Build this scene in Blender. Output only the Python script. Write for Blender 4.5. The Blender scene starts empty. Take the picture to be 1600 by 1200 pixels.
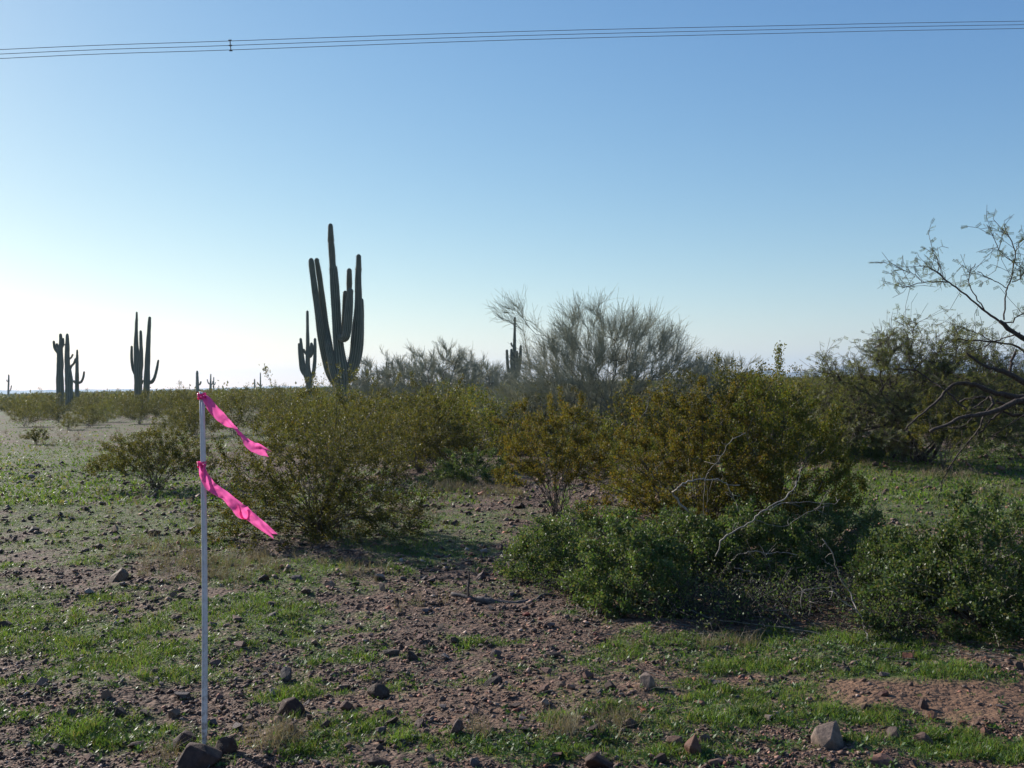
import bpy, bmesh, math, random
import numpy as np
from mathutils import Vector, Matrix

# ------------------------------------------------------------------ camera, sky, sun, exposure
SC = bpy.context.scene
ROLL = math.radians(1.2)
F = 1556.0                       # focal length in pixels of a 1600 px wide frame
EYE = 1.6
cam_d = bpy.data.cameras.new('camera')
cam_d.sensor_width = 36.0
cam_d.lens = 36.0 * F / 1600.0
cam_d.clip_start = 0.05
cam_d.clip_end = 30000.0
cam = bpy.data.objects.new('camera', cam_d)
SC.collection.objects.link(cam)
cam.location = (0, 0, EYE)
cr, sr = math.cos(ROLL), math.sin(ROLL)
RIGHT = np.array([cr, 0.0, -sr]); UP = np.array([sr, 0.0, cr]); FWD = np.array([0.0, 1.0, 0.0])
cam.matrix_world = Matrix(((RIGHT[0], UP[0], 0, 0), (0, 0, -1, 0), (RIGHT[2], UP[2], 0, EYE), (0, 0, 0, 1)))
SC.camera = cam

SUN_AZ, SUN_EL = math.radians(-50), math.radians(27)     # azimuth from +Y, negative = left
world = bpy.data.worlds.new('World'); SC.world = world
world.use_nodes = True
wn = world.node_tree; wn.nodes.clear()
wo = wn.nodes.new('ShaderNodeOutputWorld'); wb = wn.nodes.new('ShaderNodeBackground')
sky = wn.nodes.new('ShaderNodeTexSky')
sky.sky_type = 'NISHITA'; sky.sun_disc = False
sky.sun_elevation = SUN_EL; sky.sun_rotation = SUN_AZ
sky.air_density = 1.0; sky.dust_density = 0.4; sky.ozone_density = 2.0; sky.altitude = 400
SKY = 0.12
EXPO = 0.6
wb.inputs['Strength'].default_value = SKY
# the camera's colour response for the whole sky: one power and one gain per channel
sp = wn.nodes.new('ShaderNodeSeparateColor'); cb = wn.nodes.new('ShaderNodeCombineColor')
wn.links.new(sky.outputs[0], sp.inputs[0])
for ch, (pw, gain) in enumerate(((1.22, 0.85), (0.97, 0.80), (0.60, 0.79))):
    a_ = wn.nodes.new('ShaderNodeMath'); a_.operation = 'MULTIPLY'; a_.inputs[1].default_value = 0.15
    b_ = wn.nodes.new('ShaderNodeMath'); b_.operation = 'POWER'; b_.inputs[1].default_value = pw
    c_ = wn.nodes.new('ShaderNodeMath'); c_.operation = 'MULTIPLY'; c_.inputs[1].default_value = gain / SKY / 2 ** EXPO
    wn.links.new(sp.outputs[ch], a_.inputs[0]); wn.links.new(a_.outputs[0], b_.inputs[0])
    wn.links.new(b_.outputs[0], c_.inputs[0]); wn.links.new(c_.outputs[0], cb.inputs[ch])
wn.links.new(cb.outputs[0], wb.inputs['Color']); wn.links.new(wb.outputs[0], wo.inputs['Surface'])
sun_d = bpy.data.lights.new('sun', 'SUN'); sun_d.energy = 5.0; sun_d.angle = math.radians(0.5)
sun_d.color = (1.0, 0.94, 0.85)
sun = bpy.data.objects.new('sun', sun_d); SC.collection.objects.link(sun)
SV = Vector((math.sin(SUN_AZ) * math.cos(SUN_EL), math.cos(SUN_AZ) * math.cos(SUN_EL), math.sin(SUN_EL)))
sun.rotation_euler = SV.to_track_quat('Z', 'Y').to_euler()
SC.view_settings.view_transform = 'Standard'; SC.view_settings.look = 'None'
SC.view_settings.exposure = EXPO; SC.view_settings.gamma = 1.0
SC.view_settings.use_curve_mapping = False

# ------------------------------------------------------------------ helpers
C = SC.collection
R = np.random.RandomState(7)
random.seed(7)

def vnoise(x, y, seed=0):
    xi = np.floor(x).astype(np.int64); yi = np.floor(y).astype(np.int64)
    fx = x - xi; fy = y - yi
    fx = fx * fx * (3 - 2 * fx); fy = fy * fy * (3 - 2 * fy)
    def h(a, b):
        n = (a * 374761393 + b * 668265263 + seed * 974711) & 0x7fffffff
        n = ((n ^ (n >> 13)) * 1274126177) & 0x7fffffff
        return ((n ^ (n >> 16)) & 0xffff) / 65535.0
    return (h(xi, yi) * (1 - fx) * (1 - fy) + h(xi + 1, yi) * fx * (1 - fy)
            + h(xi, yi + 1) * (1 - fx) * fy + h(xi + 1, yi + 1) * fx * fy)

def fbm(x, y, o=4, seed=0):
    s = 0.0; a = 0.5; t = 0.0
    for i in range(o):
        s = s + a * vnoise(x, y, seed + i * 17); t += a
        x = x * 2.03 + 5.1; y = y * 2.03 + 1.7; a *= 0.5
    return s / t

def height(x, y):
    x = np.asarray(x, float); y = np.asarray(y, float)
    r = np.sqrt(x * x + y * y)
    near = np.clip(1.2 - r / 60.0, 0, 1)
    h = (fbm(x * 0.35, y * 0.35, 3, 3) - 0.5) * 0.16 * near
    h = h + (fbm(x * 2.2, y * 2.2, 3, 9) - 0.5) * 0.075 * near + (fbm(x * 9.0, y * 9.0, 2, 10) - 0.5) * 0.022 * near
    h = h + (fbm(x * 0.03, y * 0.03, 3, 21) - 0.5) * 0.5 * np.clip((r - 12) / 60, 0, 1)
    return h

def ray(px, py):
    d = FWD + RIGHT * ((px - 800.0) / F) + UP * ((600.0 - py) / F)
    return d

def at(px, py, depth):
    """world point seen at pixel (px, py) of the 1600 px photo at the given distance ahead"""
    return np.array([0, 0, EYE]) + ray(px, py) * depth

def ground_at(px, py):
    d = ray(px, py); z = 0.0
    for _ in range(6):
        t = (z - EYE) / d[2]
        p = np.array([0, 0, EYE]) + d * t
        z = float(height(p[0], p[1]))
    return np.array([p[0], p[1], z])

def to_px(x, y, z=0.0):
    dz = z - EYE
    u = (x * cr - dz * sr) / y * F + 800.0
    v = 600.0 - (x * sr + dz * cr) / y * F
    return u, v

def make_mesh(name, verts, quads=None, tris=None, smooth=False):
    me = bpy.data.meshes.new(name)
    verts = np.ascontiguousarray(verts, dtype=np.float32)
    ls = []; starts = []; off = 0
    if quads is not None and len(quads):
        q = np.asarray(quads, dtype=np.int32); ls.append(q.ravel()); starts.append(np.arange(len(q)) * 4); off = len(q) * 4
    if tris is not None and len(tris):
        t = np.asarray(tris, dtype=np.int32); ls.append(t.ravel()); starts.append(off + np.arange(len(t)) * 3)
    loops = np.concatenate(ls).astype(np.int32); st = np.concatenate(starts).astype(np.int32)
    me.vertices.add(len(verts)); me.vertices.foreach_set('co', verts.ravel())
    me.loops.add(len(loops)); me.loops.foreach_set('vertex_index', loops)
    me.polygons.add(len(st)); me.polygons.foreach_set('loop_start', st)
    if smooth:
        me.polygons.foreach_set('use_smooth', np.ones(len(st), dtype=bool))
    me.update(calc_edges=True)
    return me

class MB:
    def __init__(self): self.v = []; self.q = []; self.t = []; self.n = 0
    def add(self, v, q=None, t=None):
        v = np.asarray(v, float).reshape(-1, 3)
        if q is not None and len(q): self.q.append(np.asarray(q, np.int64) + self.n)
        if t is not None and len(t): self.t.append(np.asarray(t, np.int64) + self.n)
        self.v.append(v); self.n += len(v)
    def mesh(self, name, smooth=False, origin=None):
        v = np.concatenate(self.v)
        if origin is not None: v = v - np.asarray(origin)
        return make_mesh(name, v, np.concatenate(self.q) if self.q else None,
                         np.concatenate(self.t) if self.t else None, smooth)

def link(name, me, mat=None, parent=None, loc=None):
    o = bpy.data.objects.new(name, me); C.objects.link(o)
    if mat is not None and me is not None and len(me.materials) == 0: me.materials.append(mat)
    if parent is not None: o.parent = parent
    if name in ('foliage', 'twigs', 'stems'): o['kind'] = 'stuff'     # too fine to pick apart
    if loc is not None: o.location = tuple(float(a) for a in loc)
    return o

def tag(o, label=None, cat=None, group=None, kind=None):
    if label: o['label'] = label
    if cat: o['category'] = cat
    if group: o['group'] = group
    if kind: o['kind'] = kind
    return o

def thing(name, label, cat, loc, rz=0.0, group=None):
    o = bpy.data.objects.new(name, None); C.objects.link(o)
    o.empty_display_size = 0.2
    o.location = tuple(float(a) for a in loc); o.rotation_euler = (0, 0, rz)
    return tag(o, label, cat, group)

def copy_thing(src, loc, rz, sc, label, group):
    r = src.copy(); C.objects.link(r)
    r.location = tuple(float(a) for a in loc); r.rotation_euler = (0, 0, rz); r.scale = sc
    r['label'] = label; r['group'] = group
    for ch in src.children:
        c = ch.copy(); C.objects.link(c); c.parent = r
    return r

def catmull(pts, n):
    P = np.asarray(pts, float)
    if len(P) == 2:
        t = np.linspace(0, 1, n)[:, None]; return P[0] * (1 - t) + P[1] * t
    Q = np.vstack([2 * P[0] - P[1], P, 2 * P[-1] - P[-2]])
    m = len(P) - 1; out = []
    for s in np.linspace(0, m - 1e-6, n):
        i = int(s); t = s - i
        a, b, c, d = Q[i], Q[i + 1], Q[i + 2], Q[i + 3]
        out.append(0.5 * (2 * b + (c - a) * t + (2 * a - 5 * b + 4 * c - d) * t * t + (3 * b - a - 3 * c + d) * t ** 3))
    return np.array(out)

def tube(path, rad, k=8, prof=None, cap=True, jit=0.0):
    """continuous tube; prof = radial profile per column"""
    P = np.asarray(path, float); n = len(P); rad = np.asarray(rad, float)
    T = np.gradient(P, axis=0); T /= np.linalg.norm(T, axis=1)[:, None] + 1e-12
    u = np.cross(T[0], [0.31, 0.95, 0.05]);
    if np.linalg.norm(u) < 0.1: u = np.cross(T[0], [1, 0, 0])
    u /= np.linalg.norm(u)
    a = np.linspace(0, 2 * np.pi, k, endpoint=False)
    pr = np.ones(k) if prof is None else prof
    V = np.zeros((n, k, 3))
    for i in range(n):
        u = u - T[i] * np.dot(u, T[i]); u /= np.linalg.norm(u); w = np.cross(T[i], u)
        rr = rad[i] * pr * (1 + (R.rand(k) - 0.5) * jit)
        V[i] = P[i] + np.outer(np.cos(a) * rr, u) + np.outer(np.sin(a) * rr, w)
    V = V.reshape(-1, 3)
    i = np.arange(n - 1)[:, None] * k; j = np.arange(k)[None, :]; j2 = (j + 1) % k
    Q = np.stack([i + j, i + j2, i + k + j2, i + k + j], -1).reshape(-1, 4)
    Tt = None
    if cap:
        V = np.vstack([V, P[0], P[-1]])
        c0, c1 = n * k, n * k + 1; jj = np.arange(k); jn = (jj + 1) % k
        Tt = np.vstack([np.stack([np.full(k, c0), jn, jj], -1),
                        np.stack([np.full(k, c1), (n - 1) * k + jj, (n - 1) * k + jn], -1)])
    return V, Q, Tt

def prisms(P0, P1, r0, r1, k=3):
    """separate tapered k-sided prisms for many twig segments at once"""
    P0 = np.asarray(P0, float); P1 = np.asarray(P1, float); n = len(P0)
    d = P1 - P0; L = np.linalg.norm(d, axis=1)[:, None] + 1e-9; d = d / L
    ref = np.where(np.abs(d[:, 2:3]) > 0.9, np.array([[1., 0, 0]]), np.array([[0, 0, 1.]]))
    u = np.cross(d, ref); u /= np.linalg.norm(u, axis=1)[:, None] + 1e-12; w = np.cross(d, u)
    P1 = P1 + d * np.asarray(r1)[:, None] * 0.5
    V = np.zeros((n, 2, k, 3))
    for j in range(k):
        a = 2 * np.pi * j / k; dirv = u * math.cos(a) + w * math.sin(a)
        V[:, 0, j] = P0 + dirv * np.asarray(r0)[:, None]; V[:, 1, j] = P1 + dirv * np.asarray(r1)[:, None]
    b = np.arange(n)[:, None] * (2 * k); j = np.arange(k)[None]; j2 = (j + 1) % k
    Q = np.stack([b + j, b + j2, b + k + j2, b + k + j], -1).reshape(-1, 4)
    return V.reshape(-1, 3), Q

def unit(v): return v / (np.linalg.norm(v, axis=-1)[..., None] + 1e-12)

def leaves(P, d, L, W, roll=None, fold=0.0):
    """rhombic leaves at points P pointing along d"""
    n = len(P); d = unit(d)
    s = unit(np.cross(d, unit(R.normal(size=(n, 3)) if roll is None else roll)))
    L = np.broadcast_to(L, (n,))[:, None]; W = np.broadcast_to(W, (n,))[:, None]
    V = np.stack([P, P + d * L * 0.45 + s * W * 0.5, P + d * L, P + d * L * 0.45 - s * W * 0.5], 1).reshape(-1, 3)
    Q = np.arange(n * 4).reshape(-1, 4)
    return V, Q

# ------------------------------------------------------------------ materials
def mat(name):
    m = bpy.data.materials.new(name); m.use_nodes = True
    nt = m.node_tree; nt.nodes.clear()
    return m, nt
def nd(nt, t, **kw):
    n = nt.nodes.new(t)
    for k, v in kw.items(): setattr(n, k, v)
    return n
def ramp(nt, stops, src, interp='LINEAR'):
    r = nd(nt, 'ShaderNodeValToRGB'); e = r.color_ramp.elements; r.color_ramp.interpolation = interp
    while len(e) < len(stops): e.new(0.5)
    for x, (p, c) in zip(e, stops): x.position = p; x.color = (c[0], c[1], c[2], 1)
    nt.links.new(src, r.inputs[0]); return r.outputs[0]
def mix(nt, f, a, b, mode='MIX'):
    m = nd(nt, 'ShaderNodeMix', data_type='RGBA', blend_type=mode)
    for s, v in ((0, f), (6, a), (7, b)):
        if isinstance(v, (int, float)): m.inputs[s].default_value = v
        elif isinstance(v, tuple): m.inputs[s].default_value = (v[0], v[1], v[2], 1)
        else: nt.links.new(v, m.inputs[s])
    return m.outputs[2]
def mth(nt, op, a, b=None):
    m = nd(nt, 'ShaderNodeMath', operation=op)
    for s, v in ((0, a), (1, b)):
        if v is None: continue
        if isinstance(v, (int, float)): m.inputs[s].default_value = v
        else: nt.links.new(v, m.inputs[s])
    return m.outputs[0]

def leaf_mat(name, cols, trans=0.35, gloss=0.5, rough=0.35):
    m, nt = mat(name); L = nt.links
    g = nd(nt, 'ShaderNodeNewGeometry')
    c = ramp(nt, [(i / (len(cols) - 1), x) for i, x in enumerate(cols)], g.outputs['Random Per Island'])
    no = nd(nt, 'ShaderNodeTexNoise'); no.inputs['Scale'].default_value = 3.0
    tc = nd(nt, 'ShaderNodeTexCoord'); L.new(tc.outputs['Object'], no.inputs['Vector'])
    oi = nd(nt, 'ShaderNodeObjectInfo')
    k = mth(nt, 'ADD', mth(nt, 'MULTIPLY', no.outputs[0], 0.9), mth(nt, 'MULTIPLY', oi.outputs['Random'], 0.35))
    k = mth(nt, 'ADD', k, 0.35)
    c2 = mix(nt, 1.0, c, (1, 1, 1), 'MULTIPLY')
    hs = nd(nt, 'ShaderNodeHueSaturation'); L.new(c2, hs.inputs['Color']); L.new(k, hs.inputs['Value'])
    b = nd(nt, 'ShaderNodeBsdfPrincipled'); L.new(hs.outputs[0], b.inputs['Base Color'])
    b.inputs['Roughness'].default_value = rough + .12
    b.inputs['Specular IOR Level'].default_value = gloss * .5
    t = nd(nt, 'ShaderNodeBsdfTranslucent')
    tcol = mix(nt, 1.0, hs.outputs[0], (1.9, 1.8, 0.9), 'MULTIPLY'); L.new(tcol, t.inputs['Color'])
    ms = nd(nt, 'ShaderNodeMixShader'); ms.inputs[0].default_value = trans
    L.new(b.outputs[0], ms.inputs[1]); L.new(t.outputs[0], ms.inputs[2])
    o = nd(nt, 'ShaderNodeOutputMaterial'); L.new(ms.outputs[0], o.inputs[0])
    return m

def bark_mat(name, c0, c1, scale=30, rough=0.8, bump=0.4):
    m, nt = mat(name); L = nt.links
    tc = nd(nt, 'ShaderNodeTexCoord'); no = nd(nt, 'ShaderNodeTexNoise')
    no.inputs['Scale'].default_value = scale; no.inputs['Detail'].default_value = 6
    L.new(tc.outputs['Object'], no.inputs['Vector'])
    c = ramp(nt, [(0.3, c0), (0.7, c1)], no.outputs[0])
    b = nd(nt, 'ShaderNodeBsdfPrincipled'); L.new(c, b.inputs['Base Color']); b.inputs['Roughness'].default_value = rough
    bp = nd(nt, 'ShaderNodeBump'); bp.inputs['Strength'].default_value = bump; bp.inputs['Distance'].default_value = 0.01
    L.new(no.outputs[0], bp.inputs['Height']); L.new(bp.outputs[0], b.inputs['Normal'])
    o = nd(nt, 'ShaderNodeOutputMaterial'); L.new(b.outputs[0], o.inputs[0])
    return m

M = {}
M['creosote'] = leaf_mat('creosote_leaf', [(0.028, 0.036, 0.012), (0.060, 0.066, 0.018), (0.095, 0.088, 0.020), (0.080, 0.092, 0.024), (0.13, 0.092, 0.024)], 0.38, 0.32, 0.40)
M['creosote_rust'] = leaf_mat('creosote_rusty_leaf', [(0.045, 0.050, 0.014), (0.105, 0.098, 0.020), (0.145, 0.108, 0.024), (0.090, 0.105, 0.024), (0.165, 0.090, 0.022)], 0.40, 0.28, 0.42)
M['creosote_green'] = leaf_mat('creosote_green_leaf', [(0.040, 0.062, 0.015), (0.075, 0.10, 0.020), (0.100, 0.115, 0.024), (0.14, 0.11, 0.024), (0.07, 0.09, 0.022)], 0.40, 0.30, 0.40)
M['bursage'] = leaf_mat('bursage_leaf', [(0.032, 0.065, 0.020), (0.055, 0.105, 0.030), (0.078, 0.125, 0.036), (0.08, 0.10, 0.045), (0.12, 0.16, 0.065), (0.10, 0.08, 0.045)], 0.34, 0.45, 0.34)
M['mesquite'] = leaf_mat('mesquite_leaf', [(0.065, 0.085, 0.038), (0.10, 0.115, 0.048), (0.13, 0.135, 0.06), (0.085, 0.105, 0.045)], 0.38, 0.4, 0.4)
M['grey_leaf'] = leaf_mat('grey_green_leaf', [(0.08, 0.095, 0.055), (0.12, 0.13, 0.07), (0.10, 0.11, 0.06)], 0.3, 0.4, 0.4)
M['grass'] = leaf_mat('grass_blade', [(0.045, 0.085, 0.016), (0.075, 0.140, 0.024), (0.105, 0.175, 0.032), (0.065, 0.12, 0.035), (0.12, 0.15, 0.05), (0.17, 0.15, 0.07)], 0.4, 0.35, 0.35)
M['weed'] = leaf_mat('weed_leaf', [(0.04, 0.09, 0.022), (0.065, 0.12, 0.03), (0.08, 0.13, 0.05)], 0.3, 0.45, 0.35)
M['dry'] = leaf_mat('dry_grass', [(0.20, 0.165, 0.11), (0.30, 0.25, 0.175), (0.24, 0.20, 0.14), (0.15, 0.12, 0.08)], 0.15, 0.3, 0.5)
M['stem'] = bark_mat('dark_stem', (0.035, 0.028, 0.022), (0.09, 0.075, 0.06), 40)
M['twig'] = bark_mat('grey_twig', (0.09, 0.08, 0.06), (0.17, 0.155, 0.12), 40)
M['palo'] = bark_mat('palo_verde_twig', (0.24, 0.245, 0.17), (0.36, 0.35, 0.25), 6)
M['bark'] = bark_mat('mesquite_bark', (0.030, 0.020, 0.016), (0.085, 0.062, 0.05), 60, 0.85, 0.8)
M['dead'] = bark_mat('dead_wood', (0.11, 0.095, 0.08), (0.31, 0.27, 0.23), 25, 0.7)
M['shaded_twig'] = bark_mat('shaded_twig', (0.014, 0.011, 0.010), (0.05, 0.04, 0.034), 40)  # bark darkened so the thicket's shade is painted into the twig colour
M['log'] = bark_mat('dark_dead_wood', (0.05, 0.038, 0.034), (0.12, 0.095, 0.085), 50, 0.8)

def saguaro_mat():
    m, nt = mat('saguaro_skin'); L = nt.links
    tc = nd(nt, 'ShaderNodeTexCoord'); no = nd(nt, 'ShaderNodeTexNoise'); no.inputs['Scale'].default_value = 2.2; no.inputs['Detail'].default_value = 8
    L.new(tc.outputs['Object'], no.inputs['Vector'])
    mp = nd(nt, 'ShaderNodeMapping'); mp.inputs['Scale'].default_value = (1, 1, 7); L.new(tc.outputs['Object'], mp.inputs[0])
    n2 = nd(nt, 'ShaderNodeTexNoise'); n2.inputs['Scale'].default_value = 3; L.new(mp.outputs[0], n2.inputs['Vector'])
    c = ramp(nt, [(0.3, (0.060, 0.090, 0.062)), (0.55, (0.110, 0.140, 0.095)), (0.8, (0.17, 0.17, 0.125))], no.outputs[0])
    c = mix(nt, mth(nt, 'MULTIPLY', n2.outputs[0], 0.55), c, (0.15, 0.12, 0.09))
    at_ = nd(nt, 'ShaderNodeAttribute', attribute_name='ridge')
    c = mix(nt, mth(nt, 'MULTIPLY', at_.outputs['Fac'], 0.75), c, (0.36, 0.32, 0.25))
    b = nd(nt, 'ShaderNodeBsdfPrincipled'); L.new(c, b.inputs['Base Color']); b.inputs['Roughness'].default_value = 0.7
    b.inputs['Specular IOR Level'].default_value = 0.25
    bp = nd(nt, 'ShaderNodeBump'); bp.inputs['Strength'].default_value = 0.5; bp.inputs['Distance'].default_value = 0.03
    L.new(n2.outputs[0], bp.inputs['Height']); L.new(bp.outputs[0], b.inputs['Normal'])
    o = nd(nt, 'ShaderNodeOutputMaterial'); L.new(b.outputs[0], o.inputs[0]); return m
M['saguaro'] = saguaro_mat()
M['spine'] = bark_mat('spine', (0.30, 0.25, 0.18), (0.50, 0.44, 0.34), 4)

STONE_COLS = [(0.0, (0.040, 0.030, 0.027)), (0.22, (0.09, 0.058, 0.048)), (0.42, (0.145, 0.090, 0.072)), (0.58, (0.12, 0.098, 0.094)),
              (0.72, (0.19, 0.105, 0.075)), (0.86, (0.25, 0.195, 0.165)), (0.95, (0.27, 0.105, 0.07)), (1.0, (0.42, 0.37, 0.34))]
def stone_mat(name, per_object):
    m, nt = mat(name); L = nt.links
    tc = nd(nt, 'ShaderNodeTexCoord')
    if per_object: s = nd(nt, 'ShaderNodeObjectInfo').outputs['Random']
    else: s = nd(nt, 'ShaderNodeNewGeometry').outputs['Random Per Island']
    c = ramp(nt, STONE_COLS, s)
    no = nd(nt, 'ShaderNodeTexNoise'); no.inputs['Scale'].default_value = 38; no.inputs['Detail'].default_value = 8; no.inputs['Roughness'].default_value = 0.65
    L.new(tc.outputs['Object'], no.inputs['Vector'])
    k = ramp(nt, [(0.3, (0.50, 0.43, 0.38)), (0.5, (0.92, 0.84, 0.76)), (0.72, (1.5, 1.34, 1.18))], no.outputs[0])
    c = mix(nt, 1.0, c, k, 'MULTIPLY')
    b = nd(nt, 'ShaderNodeBsdfPrincipled'); L.new(c, b.inputs['Base Color']); b.inputs['Roughness'].default_value = 0.75
    b.inputs['Specular IOR Level'].default_value = 0.3
    if per_object:
        bp = nd(nt, 'ShaderNodeBump'); bp.inputs['Strength'].default_value = 0.7; bp.inputs['Distance'].default_value = 0.01
        L.new(no.outputs[0], bp.inputs['Height']); L.new(bp.outputs[0], b.inputs['Normal'])
    o = nd(nt, 'ShaderNodeOutputMaterial'); L.new(b.outputs[0], o.inputs[0]); return m
M['stone'] = stone_mat('stone', True); M['gravel'] = stone_mat('gravel_stone', False)

def plain(name, col, rough=0.5, spec=0.5, metal=0.0):
    m, nt = mat(name); b = nd(nt, 'ShaderNodeBsdfPrincipled')
    b.inputs['Base Color'].default_value = (*col, 1); b.inputs['Roughness'].default_value = rough
    b.inputs['Specular IOR Level'].default_value = spec; b.inputs['Metallic'].default_value = metal
    o = nd(nt, 'ShaderNodeOutputMaterial'); nt.links.new(b.outputs[0], o.inputs[0]); return m

# ------------------------------------------------------------------ where it is green, bare or stony
def blobs(u, v, L):
    m = np.zeros_like(u)
    for (cx, cy, rx, ry, s) in L:
        m = np.maximum(m, s * np.clip(1.6 - np.sqrt(((u - cx) / rx) ** 2 + ((v - cy) / ry) ** 2) * 1.2, 0, 1))
    return m
# spots read off the photograph and laid on the ground where they lie: centre, half size, strength
GREEN = [(60, 960, 230, 50, .85), (230, 1020, 180, 38, .85), (400, 955, 110, 32, 1), (430, 985, 70, 22, .9), (530, 1035, 70, 14, .7),
         (150, 1060, 170, 25, .5), (470, 1095, 90, 15, .7), (230, 820, 330, 55, .8), (90, 760, 260, 60, .95), (80, 710, 180, 22, .85), (430, 900, 140, 24, .8),
         (640, 850, 170, 32, .95), (700, 820, 160, 30, .6), (560, 880, 90, 15, .9), (1200, 1020, 230, 28, 1), (1330, 1000, 150, 20, .9),
         (1480, 1045, 170, 18, .8), (1220, 1085, 150, 36, .72), (1100, 1130, 160, 40, .62), (1300, 1120, 90, 30, .9),
         (1480, 1180, 300, 22, .78), (1000, 1180, 300, 26, .78), (700, 1180, 90, 22, .7), (300, 1165, 320, 35, .55), (60, 1120, 120, 25, .5),
         (1450, 742, 360, 30, 2.0), (1400, 800, 260, 34, 1.7), (1390, 860, 80, 22, .9), (560, 790, 160, 40, .7), (640, 760, 140, 14, .7),
         (150, 665, 260, 12, .8), (330, 690, 200, 14, .7), (850, 1135, 90, 12, .7), (1120, 1045, 120, 15, .8)]
DIRT = [(1500, 1095, 240, 42, 1.7), (1380, 1120, 80, 20, .9), (1290, 950, 220, 35, .8), (1180, 1065, 70, 14, .6), (1450, 768, 160, 4, .4),
        (1400, 790, 50, 5, .5), (850, 1100, 190, 40, .45), (620, 1130, 200, 40, .45)]
def masks(x, y):
    x = np.asarray(x, float); y = np.asarray(y, float)
    yy = np.maximum(y, 2.0)
    u, v = to_px(x, yy)
    ok = (y > 2.0) & (u > -300) & (u < 1900) & (v < 1350)
    wob = (fbm(x * 1.3, y * 1.3, 3, 5) - 0.5)
    uu = u + wob * 160; vv = v + (fbm(x * 1.1 + 9, y * 1.1, 3, 6) - 0.5) * 60
    g = blobs(uu, vv, GREEN); d = blobs(uu, vv, DIRT)
    base = np.clip(fbm(x * 0.6, y * 0.6, 3, 31) * 1.7 - 0.55, 0, 1)
    g = np.where(ok, g, base)
    r = np.sqrt(x * x + y * y)
    far = np.clip((r - 25) / 25, 0, 1)
    g = g * (1 - far) + (base * 0.6 + .3) * far
    d = np.where(ok, d, 0) * (1 - far)
    n = fbm(x * 3.2, y * 3.2, 3, 12) * .6 + fbm(x * 11.0, y * 11.0, 2, 13) * .4
    g = np.clip((g * 1.35 + (n - 0.5) * 3.6 - 0.02), 0, 1) * np.clip(1.3 - d, 0, 1)
    return np.clip(g, 0, 1), np.clip(d, 0, 1)

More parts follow.
